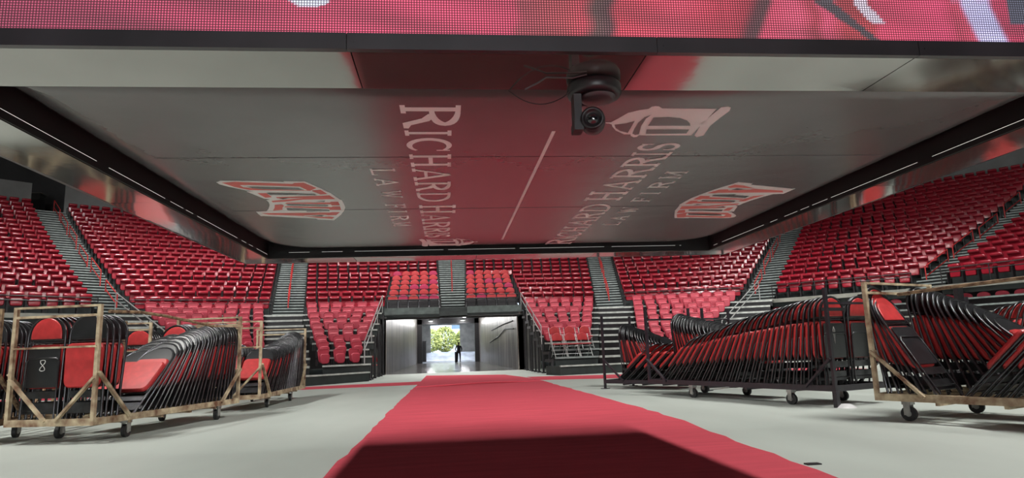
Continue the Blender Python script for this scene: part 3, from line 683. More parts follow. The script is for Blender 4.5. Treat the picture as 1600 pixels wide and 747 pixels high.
# screens
def lerp(a, c, t): return tuple(x+(y-x)*t for x, y in zip(a, c))
def hsh(x): return .5+.5*sin(x*12.9898+sin(x*4.1)*3)
def picture(u, w):
    """u: metres from the left edge seen from the front, w: metres above the lower edge"""
    px = (u-2.0+1.32)/3.35*1600; h = w*480
    keys = [(-400, (.22, .02, .06)), (0, (.30, .022, .075)), (180, (.38, .03, .09)), (420, (.56, .045, .12)), (735, (.66, .05, .13)), (750, (.40, .05, .08)), (820, (.45, .05, .07)), (845, (.55, .045, .08)), (868, (.12, .05, .05)), (890, (.10, .03, .04)), (905, (.62, .04, .08)),
            (1000, (.66, .05, .11)), (1060, (.52, .03, .07)), (1095, (.40, .02, .05)), (1112, (.12, .02, .035)), (1128, (.10, .03, .04)), (1140, (.72, .06, .14)), (1210, (.75, .08, .17)), (1238, (.40, .03, .06)), (1256, (.70, .07, .16)), (1290, (.42, .03, .05)), (1335, (.45, .035, .05)), (1350, (.70, .05, .13)), (1460, (.72, .05, .15)), (1490, (.45, .03, .08)), (1515, (.6, .05, .12)), (1524, (.55, .5, .85)), (1566, (.58, .55, .95)), (1576, (.5, .03, .10)), (1700, (.5, .03, .09)), (2400, (.35, .02, .06))]
    q = px+h*.10*sin(px*.006)+4*sin(h*.11+px*.01)
    if px > 1480: q = px+h*.35
    if 1080 < px < 1180: q = px-h*.45
    c = keys[0][1]
    for (a, ca), (b_, cb) in zip(keys, keys[1:]):
        if a <= q <= b_: c = lerp(ca, cb, (q-a)/(b_-a)); break
        if q > b_: c = cb
    m = .86+.22*sin(px*.021+h*.05+2*sin(h*.03))*sin(px*.009-h*.02)
    c = tuple(x*m for x in c)
    # dark crease running down to the right, with a pale edge
    e = px-(1345-(h)*1.1)
    if 1230 < px < 1350 and h > 2 and -16-h*.25 < e < 0: c = (.06, .04, .055)
    if h > 32 and 1322 < px+(h-45)*.8 < 1346: c = (.6, .5, .62)
    if px > 1582 and h > 34: c = (.06, .06, .10)
    r = ((px-432)/30)**2+((h-56)/12)**2
    if r < 1: c = (.7, .72, .9)
    # larger forms higher up the picture, out of view from the floor
    c = tuple(x*.93+.035 for x in c)
    if h > 90: c = tuple(x*(.55+.45*cos(px*.004+h*.006)) for x in c)
    return c
def screen(name, width, T, label=None):
    nx, nz = 520, 44; H_ = 3.1; me = bpy.data.meshes.new(name); vs = []; cs = []
    zs = [.0+.14*i/22 for i in range(22)]+[.14+(H_-.14)*i/(nz-22) for i in range(nz-22+1)]
    for z in zs:
        for i in range(nx+1): u = width*i/nx; vs.append(T @ Vector((u, 0, z))); cs.append((*picture(u, z), 1))
    fs = [(j*(nx+1)+i, j*(nx+1)+i+1, (j+1)*(nx+1)+i+1, (j+1)*(nx+1)+i) for j in range(len(zs)-1) for i in range(nx)]
    o = bpy.data.objects.new(name, me); COL.objects.link(o)
    vs = [Vector((width*0, 0, 0))*0+v for v in vs]
    inv = T.inverted(); me.from_pydata([tuple(inv @ v) for v in vs], [], fs)
    ca = me.color_attributes.new('picture', 'FLOAT_COLOR', 'POINT')
    flat = [x for c in cs for x in c]; ca.data.foreach_set('color', flat)
    me.materials.append(M['led']); me.update(); o.parent = sb
    o.matrix_local = Matrix.Translation(-SO) @ T
    return o
zt = SZ+.052
screen('video_screen', SX1-SX0, Matrix.Translation((SX0, SY0, zt)))
screen('video_screen', SX1-SX0, Matrix.Translation((SX1, SY1, zt)) @ Matrix.Rotation(pi, 4, 'Z'))
screen('video_screen', SY1-SY0, Matrix.Translation((SX0, SY1, zt)) @ Matrix.Rotation(-pi/2, 4, 'Z'))
screen('video_screen', SY1-SY0, Matrix.Translation((SX1, SY0, zt)) @ Matrix.Rotation(pi/2, 4, 'Z'))
b = MB(); b.box(SX0+.5, SX1-.5, SY0+.5, SY1-.5, 5.1, 5.35); sobj(b, 'roof_frame', 'black_steel')
for x in (SX0+.8, SX1-.8):
    for y in (SY0+.8, SY1-.8):
        b = MB(); b.tube([(x, y, 5.3), (x*.6+.2, y*.6+1.75, 19.98)], .02, 6); sobj(b, 'cable', 'black_steel')
# black liner and banner
IX0, IX1, IY0, IY1 = SX0+rw-.02, SX1-rw+.02, SY0+rw, SY1-rw
ZB = 1.868; BX0, BX1, BY0, BY1 = IX0+.01, IX1-.01, IY0+.01, IY1-.01
b = MB(); zt_ = ZB+.10
for (x0, x1, y0, y1) in ((IX0, IX0+.008, IY0, IY1), (IX1-.008, IX1, IY0, IY1), (IX0, IX1, IY0, IY0+.008), (IX0, IX1, IY1-.008, IY1)): b.box(x0, x1, y0, y1, SZ+.004, zt_)
b.box(IX0, IX1, IY0, IY1, zt_, zt_+.01)
sobj(b, 'liner', 'liner')
def sagged(x, y):
    # the stretched banner sits low in the middle and is pulled up all round, with rounded far corners
    r_ = .55 if y > 4.4 else .08
    cx = min(max(x, BX0+r_), BX1-r_); cy = min(max(y, BY0+r_), BY1-r_)
    d = min(x-BX0, BX1-x, y-BY0 if y < 4.4 else 9, BY1-y)
    if (x < BX0+r_ or x > BX1-r_) and y > BY1-r_: d = min(d, r_-hypot(x-cx, y-cy))
    w_ = .22 if y-BY0 > .3 else .22
    if y-BY0 < .12 and d == y-BY0: return ZB
    if d >= w_: return ZB
    return ZB+min(.095, .085*(1-d/w_)**1.7)
b = MB(); nx_, ny_ = 90, 90
for j_ in range(ny_+1):
    for i_ in range(nx_+1):
        def ez(t): return .5-.5*cos(pi*t)
        x = BX0+(BX1-BX0)*ez(i_/nx_); y = BY0+(BY1-BY0)*ez(j_/ny_); b.v.append((x, y, sagged(x, y)))
for j_ in range(ny_):
    for i_ in range(nx_):
        a_ = j_*(nx_+1)+i_; b.f.append((a_, a_+1, a_+nx_+2, a_+nx_+1)); b.m.append(0); b.sm.append(True)
bo = sobj(b, 'banner', 'banner')
# seams of the banner
b = MB()
for y in (3.36, 4.62): b.box(BX0+.24, BX1-.24, y, y+.0025, ZB-.0015, ZB-.0005)
sobj(b, 'banner_seam', 'cam_grey', bo)
# glowing strips imitate light leaking through slits round the liner, in lengths with gaps
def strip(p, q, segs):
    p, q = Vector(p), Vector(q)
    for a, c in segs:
        b = MB(); b.tube([p+(q-p)*a, p+(q-p)*c], .0011, 5); sobj(b, 'slit_glow_strip', 'slit_glow')
rs_ = random.Random(9)
def segs():
    t = 0; out = []
    while t < 1:
        l = rs_.choice([.03, .05, .17, .22]); out.append((t, min(1, t+l))); t += l+rs_.choice([.012, .02, .03])
    return out
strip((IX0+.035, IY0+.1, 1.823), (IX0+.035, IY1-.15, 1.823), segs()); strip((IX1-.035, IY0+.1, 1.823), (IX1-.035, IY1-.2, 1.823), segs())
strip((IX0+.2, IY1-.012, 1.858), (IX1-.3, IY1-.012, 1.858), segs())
# ---- printing on the banner
LOGO, DOME = [{"sil":[[-1.315,3.841],[-1.281,3.807],[-1.229,3.805],[-1.08,3.818],[-0.935,3.841],[-0.935,3.826],[-0.814,3.837],[-0.77,3.962],[-0.717,4.127],[-0.69,4.3],[-0.679,4.327],[-0.681,4.414],[-0.69,4.542],[-0.713,4.645],[-0.757,4.784],[-0.838,4.98],[-0.95,4.945],[-0.957,4.91],[-1.105,4.86],[-1.302,4.791],[-1.323,4.796],[-1.315,4.645],[-1.243,4.638],[-1.212,4.571],[-1.171,4.444],[-1.156,4.362],[-1.154,4.291],[-1.127,4.284],[-1.159,4.252],[-1.211,4.066],[-1.157,4.061],[-1.205,4.036],[-1.282,3.939],[-1.312,3.888]],"hi":[[-1.202,3.902],[-1.155,3.9],[-0.867,3.949],[-0.842,4.039],[-0.919,4.024],[-1.135,3.982],[-1.196,3.951]],"red":[[[-1.286,3.846],[-1.211,3.828],[-0.899,3.887],[-0.881,3.866],[-0.827,3.862],[-0.778,3.991],[-0.818,4.04],[-0.829,4.056],[-1.18,4.026],[-1.247,3.944]],[[-1.158,4.104],[-1.104,4.106],[-1.098,4.214],[-1.141,4.227]],[[-0.816,4.045],[-0.762,4.035],[-0.74,4.146],[-0.785,4.158],[-0.818,4.068]],[[-1.075,4.215],[-0.79,4.19],[-0.734,4.18],[-0.714,4.286],[-0.92,4.289],[-1.049,4.346],[-1.129,4.358],[-1.127,4.316],[-0.911,4.248],[-1.072,4.248]],[[-1.135,4.432],[-1.086,4.426],[-1.083,4.463],[-1.105,4.518],[-1.123,4.591],[-1.193,4.616],[-1.156,4.516]],[[-1.044,4.373],[-0.766,4.382],[-0.756,4.361],[-0.709,4.363],[-0.714,4.468],[-0.769,4.471],[-0.769,4.437],[-1.062,4.4]],[[-1.082,4.482],[-0.778,4.522],[-0.768,4.5],[-0.719,4.502],[-0.729,4.614],[-0.805,4.609],[-0.805,4.573],[-1.088,4.511]],[[-1.289,4.693],[-0.821,4.7],[-0.805,4.686],[-0.748,4.689],[-0.791,4.791],[-0.85,4.794],[-0.865,4.767],[-1.011,4.784],[-1.027,4.802],[-1.258,4.742]],[[-1.029,4.809],[-0.885,4.844],[-0.85,4.833],[-0.815,4.862],[-0.842,4.921],[-0.914,4.896]]],"hole":[[[-1.172,3.932],[-1.111,3.932],[-0.883,3.971],[-0.855,4.031],[-1.097,3.999],[-1.149,3.975]],[[-1.101,4.094],[-0.817,4.137],[-0.81,4.172],[-1.092,4.145]],[[-1.062,4.241],[-0.989,4.234],[-1.042,4.268]],[[-0.855,4.345],[-0.786,4.327],[-0.801,4.359]],[[-1.057,4.417],[-0.791,4.456],[-0.793,4.487],[-1.056,4.45]],[[-1.084,4.543],[-0.811,4.609],[-0.811,4.645],[-0.971,4.654],[-0.968,4.624],[-1.09,4.599]],[[-0.974,4.793],[-0.875,4.786],[-0.898,4.824]]]},{"dome":[[0.735,2.829],[0.76,2.825],[0.782,2.775],[0.807,2.705],[0.847,2.672],[0.885,2.655],[0.892,2.629],[0.905,2.623],[0.922,2.627],[0.944,2.65],[1.191,2.653],[1.21,3.014],[0.981,3.013],[0.945,3.009],[0.942,3.034],[0.927,3.04],[0.908,3.023],[0.899,2.997],[0.867,2.996],[0.812,2.942],[0.781,2.884],[0.771,2.856],[0.759,2.847],[0.74,2.841]],"hole":[[[0.784,2.856],[0.831,2.838],[0.866,2.805],[0.879,2.972],[0.832,2.942],[0.802,2.903]],[[0.919,2.727],[0.909,2.774],[0.916,2.875],[0.94,2.993],[0.923,3.003],[0.904,2.982],[0.894,2.913],[0.889,2.828],[0.897,2.757]],[[0.94,2.762],[1.011,2.756],[1.066,2.768],[1.11,2.8],[1.137,2.837],[1.153,2.871],[0.948,2.871]],[[0.957,2.923],[1.166,2.923],[1.174,2.983],[0.972,2.989]]],"sw":[[1.248,2.636],[1.26,2.677],[1.253,2.782],[1.251,2.875],[1.273,3.014],[1.248,3.042],[1.226,3.014],[1.196,2.837],[1.199,2.729],[1.204,2.636],[1.23,2.625]]}]
STROKES = [0]
def stroke(b, pts, w, base, cap, y0, wd, flip):
    """pts in letter units (0..1 across, 0..1 up); w: widths in metres"""
    STROKES[0] = (STROKES[0]+1) % 40; zz = ZB-.001-STROKES[0]*.000012
    P = [Vector((y0+u*wd, base+v*cap)) for u, v in pts]; n = len(P); L_ = []; R_ = []
    for i, p in enumerate(P):
        d = P[min(i+1, n-1)]-P[max(i-1, 0)]; d.normalize(); nn = Vector((-d.y, d.x)); ww = w[i] if isinstance(w, (list, tuple)) else w
        L_.append(p+nn*ww/2); R_.append(p-nn*ww/2)
    for i in range(n-1):
        q = [L_[i], L_[i+1], R_[i+1], R_[i]]
        b.poly([(1.03-v.y, 8.92-v.x, zz) if flip else (v.y, v.x, zz) for v in q])
def arc(cx, cy, rx, ry, a0, a1, n=14): return [(cx+rx*cos(radians(a0+(a1-a0)*i/n)), cy+ry*sin(radians(a0+(a1-a0)*i/n))) for i in range(n+1)]
def glyph(b, ch, y0, y1, base, cap, flip):
    wd = y1-y0; T = .155*cap*1.2; t = .088*cap; s = .088*cap; S = lambda pts, w: stroke(b, pts, w, base, cap, y0, wd, flip)
    T = min(T, wd*.30); h = T/2/wd
    def stem(u, v0=0, v1=1, w=None, serif=True):
        w = w or T; S([(u, v0), (u, v1)], w); e = (w*.5+.10*cap)/wd
        if serif:
            if v0 == 0: S([(u-e, .035), (u+e, .035)], s)
            if v1 == 1: S([(u-e, .965), (u+e, .965)], s)
    def bowl(cy, ry, u0, ur): 
        pts = arc(u0, cy, ur-u0, ry, 90, -90); ws = [t+(T-t)*cos(radians(90-180*i/14))**1.5 if cos(radians(90-180*i/14)) > 0 else t for i in range(15)]; S(pts, ws)
    if ch == 'I': stem(.5)
    elif ch == 'H': stem(.24); stem(.76); S([(.24, .5), (.76, .5)], t*1.2)
    elif ch == 'R': stem(.22); bowl(.74, .225, .26, .80); S([(.42, .52), (.62, .40), (.80, .06), (.98, .035)], [T*.8, T, T, s])
    elif ch == 'D': stem(.22); S([(.22, .96), (.42, .96)], t); S([(.22, .04), (.42, .04)], t); bowl(.5, .46, .38, .90)
    elif ch == 'C': S(arc(.55, .5, .42, .46, 48, 318, 20), [t+(T-t)*max(0, sin(radians(i/20*180)))**1.3 for i in range(21)]); S([(.86, .66), (.86, .98)], t*.8)
    elif ch == 'A': S([(.10, .03), (.50, .98)], t*1.2); S([(.50, .98), (.86, .03)], T*.95); S([(.24, .34), (.76, .34)], t); S([(0, .035), (.24, .035)], s); S([(.68, .035), (1, .035)], s)
    elif ch == 'L': stem(.28); S([(.2, .035), (.92, .035)], s); S([(.92, .0), (.92, .24)], t)
    elif ch == 'F': stem(.28); S([(.2, .965), (.92, .965)], s); S([(.90, 1), (.90, .76)], t); S([(.3, .52), (.72, .52)], t); S([(.72, .62), (.72, .42)], t)
    elif ch == 'W':
        S([(.08, .97), (.30, .03)], T*.8); S([(.30, .03), (.50, .95)], t); S([(.46, .97), (.68, .03)], T*.8); S([(.68, .03), (.93, .97)], t); S([(-.03, .965), (.2, .965)], s); S([(.82, .965), (1.04, .965)], s)
    elif ch == 'M':
        stem(.14, w=t*1.3); stem(.86, w=T*.9); S([(.14, .97), (.46, .05)], T*.8); S([(.46, .05), (.84, .97)], t)
    elif ch == 'S':
        pts = arc(.5, .74, .34, .225, 25, 270, 12)+arc(.5, .27, .36, .235, 85, -160, 12); S(pts, [t+(T-t)*(1-abs(i-12.5)/12.5)**.8 for i in range(len(pts))]); S([(.84, .68), (.84, .98)], t*.8); S([(.15, .02), (.15, .32)], t*.8)
NAME = [('R', 2.60, 2.915, 1), ('I', 2.92, 3.03, 0), ('C', 3.035, 3.275, 0), ('H', 3.28, 3.57, 0), ('A', 3.575, 3.845, 0), ('R', 3.855, 4.10, 0), ('D', 4.112, 4.40, 0), ('H', 4.47, 4.80, 1), ('A', 4.81, 5.06, 0), ('R', 5.09, 5.34, 0), ('R', 5.345, 5.56, 0), ('I', 5.56, 5.64, 0), ('S', 5.655, 5.79, 0)]
SUB = [('L', 3.56, 3.71), ('A', 3.785, 3.955), ('W', 4.08, 4.26), ('F', 4.44, 4.58), ('I', 4.66, 4.74), ('R', 4.83, 5.02), ('M', 5.08, 5.25)]
for flip in (False, True):
    for word in (NAME[:7], NAME[7:]):
        b = MB()
        for ch, y0, y1, big in word: glyph(b, ch, y0, y1, -.181, .25 if big else .213, flip)
        sobj(b, 'lettering', 'print_white', bo)
    for word in (SUB[:3], SUB[3:]):
        b = MB()
        for ch, y0, y1 in word: glyph(b, ch, y0, y1, -.412, .135, flip)
        sobj(b, 'lettering', 'print_white', bo)
    b = MB()
    def P2(L_, z, f): return [(1.03-x if f else x, 8.92-y if f else y, z) for x, y in L_]
    b.poly(P2(LOGO['sil'], ZB-.001, flip), 0); b.poly(P2(LOGO['hi'], ZB-.003, flip), 0)
    for p in LOGO['red']: b.poly(P2(p, ZB-.002, flip), 1)
    for p in LOGO['hole']: b.poly(P2(p, ZB-.004, flip), 2)
    sobj(b, 'team_emblem', ['print_white', 'print_red', 'print_dark'], bo)
    b = MB(); b.poly(P2(DOME['dome'], ZB-.001, not flip)); b.poly(P2(DOME['sw'], ZB-.001, not flip))
    for p in DOME['hole']: b.poly(P2(p, ZB-.002, not flip), 1)
    sobj(b, 'dome_emblem', ['print_white', 'print_dark'], bo)
b = MB(); b.box(.506, .524, 2.95, 5.97, ZB-.0015, ZB-.0005); sobj(b, 'divider_line', 'print_white', bo)

# camera hanging from the soffit
r = empty('video_camera', (.545, 2.235, 1.8)); tag(r, 'small black remote camera hanging under the scoreboard edge', 'camera')
b = MB(); b.lathe((0, 0, 0), [(0, -.002), (.088, -.002), (.098, -.012), (.098, -.040), (.092, -.052), (.070, -.056), (.066, -.052), (0, -.050)], 28); b.obj('base', 'cam_black', r)
b = MB(); b.lathe((.01, -.01, 0), [(.064, -.056), (.060, -.066), (.048, -.070), (0, -.071)], 24); b.obj('turntable', 'cam_grey', r)
b = MB(); b.box(-.085, -.058, -.045, .01, -.185, -.055); b.box(-.088, -.055, -.05, .015, -.19, -.16); b.obj('arm', 'cam_black', r)
hd = MB(); T = Matrix.Translation((-.018, -.03, -.152)) @ Matrix.Rotation(radians(90), 4, 'X') @ Matrix.Rotation(radians(-14), 4, 'Y')
hd.lathe((0, 0, 0), [(0, -.05), (.030, -.05), (.042, -.035), (.045, -.01), (.045, .015), (.040, .028), (.034, .030)], 24, 0, T); ho = hd.obj('camera_head', 'cam_grey', r)
b = MB(); b.lathe((0, 0, 0), [(.041, .026), (.041, .036), (.032, .038), (.030, .030), (.022, .028)], 24, 0, T); b.obj('lens_ring', 'cam_black', ho)
b = MB(); b.lathe((0, 0, 0), [(.022, .028), (.016, .033), (.008, .036), (0, .037)], 20, 0, T); b.obj('lens', 'lens', ho)
b = MB()
def sag(p, q, d, n=12): return [Vector(p)+(Vector(q)-Vector(p))*(i/n)+Vector((0, 0, -d*4*(i/n)*(1-i/n))) for i in range(n+1)]
b.tube(sag((.24, 2.3, 1.80), (.46, 2.2, 1.765), .055), .0022, 5); tag(b.obj('camera_cable', 'cam_black'), 'thin black cable looping from the soffit to the hanging camera', 'cable')
b = MB(); b.tube([(.285, 2.18, 1.755), (.33, 2.17, 1.775), (.36, 2.16, 1.792), (.45, 2.16, 1.79), (.50, 2.14, 1.795)], .0035, 5); tag(b.obj('cable_bracket', 'cam_grey'), 'bent thin metal rod beside the hanging camera', 'rod')

# ------------------------------------------------------------------ folded chairs
CHW = .25
def arch(w, z1, h, n=12, y=0): return [(w, y, 0)]+[(w, y, z1*.5), (w, y, z1)]+[(w*cos(pi*i/n), y, z1+h*sin(pi*i/n)) for i in range(1, n)]+[(-w, y, z1), (-w, y, z1*.5), (-w, y, 0)]
b = MB(); b.tube(arch(CHW-.012, .95, .235), .0125, 7)
for z in (.88,): b.tube([(-CHW+.02, 0, z), (CHW-.02, 0, z)], .008, 6)
for sx in (-1, 1): b.cyl((sx*(CHW-.012), 0, .012), (0, 0, 1), .018, .024, 8)
FR = b.mesh('frame', ['black_frame'])
b = MB(); b.tube([(.21, .022, .03), (.21, .022, .66), (.17, .022, .70), (-.17, .022, .70), (-.21, .022, .66), (-.21, .022, .03)], .011, 6)
b.tube([(-.21, .022, .12), (.21, .022, .12)], .008, 6)
b.box(-.21, .21, .015, .022, .25, .33); b.box(-.225, .225, -.006, .002, .08, .20)
LG = b.mesh('rear_legs', ['black_frame'])
o_ = half_disc(CHW-.02, .90, .275, 14, .05)
b = MB(); b.slab(o_, .002, -.007, 0, .04, None, 0, .003); SH = b.mesh('backrest', ['black_gloss'])
b = MB(); b.slab([(x*.86, .92+(z-.90)*.88) for x, z in o_], .003, .014, 0, .07, None, 0, .008); CU = b.mesh('back_cushion', ['red_vinyl'])
b = MB(); b.slab(rr(-.205, .205, .37, .83, .03, 3, .03), .006, .018, 0, .02); PN = b.mesh('seat', ['black_gloss'])
b = MB(); b.slab(rr(-.232, .232, .36, .86, .07, 4, .05), -.004, -.068, 0, .06, None, 0, .006); SC_ = b.mesh('seat_cushion', ['red_vinyl'])
proto = None
def folded(M4, label, group):
    global proto
    if proto is None:
        r = bpy.data.objects.new('folded_chair', None); COL.objects.link(r); r.empty_display_size = .1
        put('frame', FR, r); put('rear_legs', LG, r); s_ = put('backrest', SH, r); put('back_cushion', CU, s_)
        p = put('seat', PN, r); put('seat_cushion', SC_, p); proto = r; c = r
    else: c = copy_tree(proto)
    c.matrix_world = M4; tag(c, label, 'chair', group)
    return c
def cart(label, origin, rz, W_, L_, mt, casters, style='tan', zt=1.53, near_bars=True, far_bars=True, feet=False, z0=.2):
    r = empty('chair_cart', (origin[0], origin[1], 0), rz); tag(r, label, 'cart', 'carts of folded chairs')
    pw = .042
    for x, y in ((0, 0), (W_, 0), (0, L_), (W_, L_)):
        b = MB(); b.box(x-pw/2, x+pw/2, y-pw/2, y+pw/2, z0 if not feet else .0, zt)
        if feet: b.box(x-.07, x+.07, y-.07, y+.07, 0, .012)
        b.obj('post', mt, r)
    for x in (0, W_): b = MB(); b.box(x-.02, x+.02, 0, L_, z0, z0+.075); b.obj('side_rail', mt, r)
    for y in (0, L_): b = MB(); b.box(0, W_, y-.02, y+.02, z0, z0+.075); b.obj('end_rail', mt, r)
    b = MB()
    for x in (.16, .40, W_-.40, W_-.16): b.box(x-.02, x+.02, 0, L_, z0+.0, z0+.035)
    for i in range(1, 5): b.box(0, W_, L_*i/5-.02, L_*i/5+.02, z0-.03, z0+.0)
    b.obj('deck', mt, r)
    def bar(p, q, w=.04, nm='crossbar', mm=mt): b = MB(); b.bar(p, q, w, w*.6); b.obj(nm, mm, r)
    for y, on in ((0, near_bars), (L_, far_bars)):
        if not on: continue
        if style == 'tan':
            bar((0, y, zt-.012), (W_, y, zt-.012)); bar((0, y, zt-.12), (W_, y, zt-.12), .045)
            if y == 0: bar((0, y-.02, 1.06), (W_, y-.02, 1.06), .035)
            bar((0, y-.02, .72), (W_*.46, y-.02, z0+.05), .045, 'brace'); bar((W_, y-.02, .72), (W_*.58, y-.02, z0+.05), .045, 'brace')
        else:
            bar((0, y, 1.33), (W_, y, 1.33), .045)
    for x in (0, W_):
        s_ = -.03 if x == 0 else .03
        bar((x+s_, 0, .78 if style == 'tan' else .62), (x+s_, .55 if style == 'tan' else .42, z0+.05), .045, 'brace'); bar((x+s_, L_, .72 if style == 'tan' else .62), (x+s_, L_-.5, z0+.05), .045, 'brace')
    for x, y in casters:
        b = MB(); b.cyl((x, y, .075), (1, .15, 0), .075, .045, 18); b.cyl((x, y, .075), (1, .15, 0), .03, .055, 12, 1); b.obj('caster', ['rubber', 'caster_metal'], r)
        b = MB(); 
        for e in (-.035, .035): b.box(x+e-.004, x+e+.004, y-.03, y+.035, .06, .17)
        b.box(x-.045, x+.045, y-.045, y+.045, .165, z0); b.obj('caster_fork', 'caster_metal', r)
    return r
def local(root, x, y, z, yaw=0, tilt=0):
    return Matrix.Translation((root.location.x, root.location.y, 0)) @ Matrix.Rotation(root.rotation_euler.z, 4, 'Z') @ Matrix.Translation((x, y, z)) @ Matrix.Rotation(yaw, 4, 'Z') @ Matrix.Rotation(tilt, 4, 'X')
def column(root, x, s0, s1, t0, t1, lean, front, phrase, group, ease=1.0, gap=.088, first_word='nearest', z=.245, stop=99, colour=None):
    """chairs from s0 to s1 along the cart (away from the viewer); tilt goes from t0 to t1 degrees"""
    out = []; s = s0; i = 0
    while (s <= s1 if s1 > s0 else s >= s1) and i < stop:
        f = abs(s-s0)/abs(s1-s0) if s1 != s0 else 0; t = t0+(t1-t0)*f**ease
        yaw = 0 if front > 0 else pi; tl = -radians(t)*lean*front
        c = folded(local(root, x+random.uniform(-.008, .008), s, z, yaw+radians(random.uniform(-1.2, 1.2)), tl+radians(random.uniform(-.8, .8))), '', group)
        out.append(c); s += (gap/max(.55, cos(radians(t))))*(1 if s1 > s0 else -1)*random.uniform(.96, 1.04); i += 1
    for i, c in enumerate(out):
        w = '%s from near end' % ORD[i+1] if s1 >= s0 else '%s from near end' % ORD[len(out)-i]
        c['label'] = '%s, %s' % (phrase, w)
    return out
# --- left tan cart, nearest
L1 = cart('rusted tan cart of folded chairs at the left, nearest', (-4.91, 8.10), -.215, 1.04, 3.02, 'rust_tan', [(.12, .62), (.98, .62), (.12, 2.55), (.98, 2.55)])
A1 = column(L1, .27, .12, .50, 2, 4, 1, -1, 'upright folded chair facing out, left column, near tan cart', 'upright chairs in the left column of the near tan cart', stop=5)
A2 = column(L1, .78, .14, .42, 2, 5, 1, 1, 'upright folded chair seen from behind, right column, near tan cart', 'upright chairs in the right column of the near tan cart', stop=4)
A3 = column(L1, .78, .66, 2.90, 47, 7, 1, 1, 'leaning folded chair, right column of near tan cart', 'leaning chairs in the right column of the near tan cart', ease=.9)
A4 = column(L1, .27, .95, 1.9, 48, 30, 1, 1, 'leaning folded chair, left column of near tan cart', 'leaning chairs in the left column of the near tan cart')
A5 = column(L1, .27, 2.35, 2.85, 12, 4, 1, -1, 'upright folded chair at far end, left column, near tan cart', 'far chairs in the left column of the near tan cart', stop=5)
# rusty pipe along its top
b = MB(); b.tube([(-3.87, 8.03, 1.455), (-3.76, 8.56, 1.475), (-3.65, 9.05, 1.45), (-3.53, 9.6, 1.40), (-3.42, 10.12, 1.355)], .019, 8); tag(b.obj('rusty_pipe', 'rust'), 'bowed rusty pipe laid along the top of the near tan cart', 'pipe')
b = MB(); b.bar((-3.42, 10.12, 1.36), (-3.25, 10.92, 1.385), .035, .035); b.obj('top_rail', 'rust_tan', L1).matrix_parent_inverse = (Matrix.Translation((-4.91, 8.10, 0)) @ Matrix.Rotation(-.215, 4, 'Z')).inverted()
# --- second tan cart behind
L2 = cart('rusted tan cart of folded chairs, second behind the nearest left one', (-4.16, 11.62), .0, 1.02, 3.5, 'rust_tan', [(.12, .8), (.9, .95), (.12, 2.8), (.93, 2.6)], zt=1.5)
column(L2, .77, .14, 3.35, 48, 5, 1, 1, 'leaning folded chair, right column of second tan cart', 'leaning chairs in the right column of the second tan cart', ease=1.8, gap=.11)
column(L2, .27, .2, 1.5, 40, 48, 1, 1, 'leaning folded chair, left column of second tan cart', 'leaning chairs in the left column of the second tan cart', gap=.13)
# --- carts farther left
L3 = cart('tan cart standing behind the far left cart, second row', (-5.95, 11.72), 0, .98, 3.0, 'rust_tan', [(.1, .6), (.88, .6), (.1, 2.4), (.88, 2.4)])
column(L3, .72, .15, .6, 3, 3, 1, -1, 'upright folded chair facing out, in tan cart behind', 'upright chairs in the back tan cart', stop=5)
column(L3, .25, .15, .9, 3, 3, 1, 1, 'upright folded chair, left column of back tan cart', 'chairs in the left column of the back tan cart', stop=5)
L0 = cart('brown rusted cart cut off at the left picture edge', (-6.14, 8.2), 0, 1.0, 3.0, 'rust', [(.1, .75), (.8, .8), (.1, 2.4), (.9, 2.4)])
column(L0, .74, .12, 1.2, 3, 8, 1, 1, 'upright folded chair in brown cart at left edge', 'chairs in the brown cart at the left edge', stop=8)
# --- right black cart
R1 = cart('long black cart of folded chairs right of the carpet', (4.92, 8.20), .361, 1.0, 3.80, 'black_cart', [(.02, .72), (.9, .6), (.02, 2.7), (.9, 2.4), (.9, 3.4), (.0, .0)][:5], style='black', z0=.2)
for x_, y_ in ((0, 0),):
    b = MB(); b.box(-.03, .03, -.03, .03, 0, .2); b.obj('post', 'black_cart', R1)
B1 = column(R1, .27, .16, 3.66, 1, 52, -1, -1, 'red-seated folded chair, front column of long black cart', 'chairs in the front column of the long black cart', ease=.85, gap=.128)
B2c = column(R1, .77, 3.66, 1.3, 6, 46, 1, 1, 'silvery black folded chair, back column of long black cart', 'chairs in the back column of the long black cart', ease=.7, gap=.10)
B3 = column(R1, .77, .14, 1.1, 2, 40, -1, -1, 'folded chair at near end, back column, long black cart', 'near chairs in the back column of the long black cart', gap=.10)
b = MB(); 
T = Matrix.Translation((5.0, 8.18, 0)); b.lathe((5.02, 8.17, .0), [(.0, .05), (.06, .045), (.10, .02), (.13, .0)], 10); tag(b.obj('plastic_bag', 'white_bag'), 'crumpled white plastic at the near foot of the black cart', 'bag')
# --- black cart on feet behind it
R2 = cart('black cart standing on feet, farthest left of the right-hand carts', (4.79, 12.13), .672, 1.0, 2.4, 'black_cart', [], style='black', feet=True, z0=.11)
column(R2, .25, .9, 2.15, 48, 52, -1, -1, 'red-seated folded chair, front column of black cart on feet', 'chairs in the front column of the footed black cart', gap=.13, z=.155)
column(R2, .75, 2.3, .5, 4, 44, 1, 1, 'folded chair, back column of black cart on feet', 'chairs in the back column of the footed black cart', gap=.085, z=.155, ease=.8)
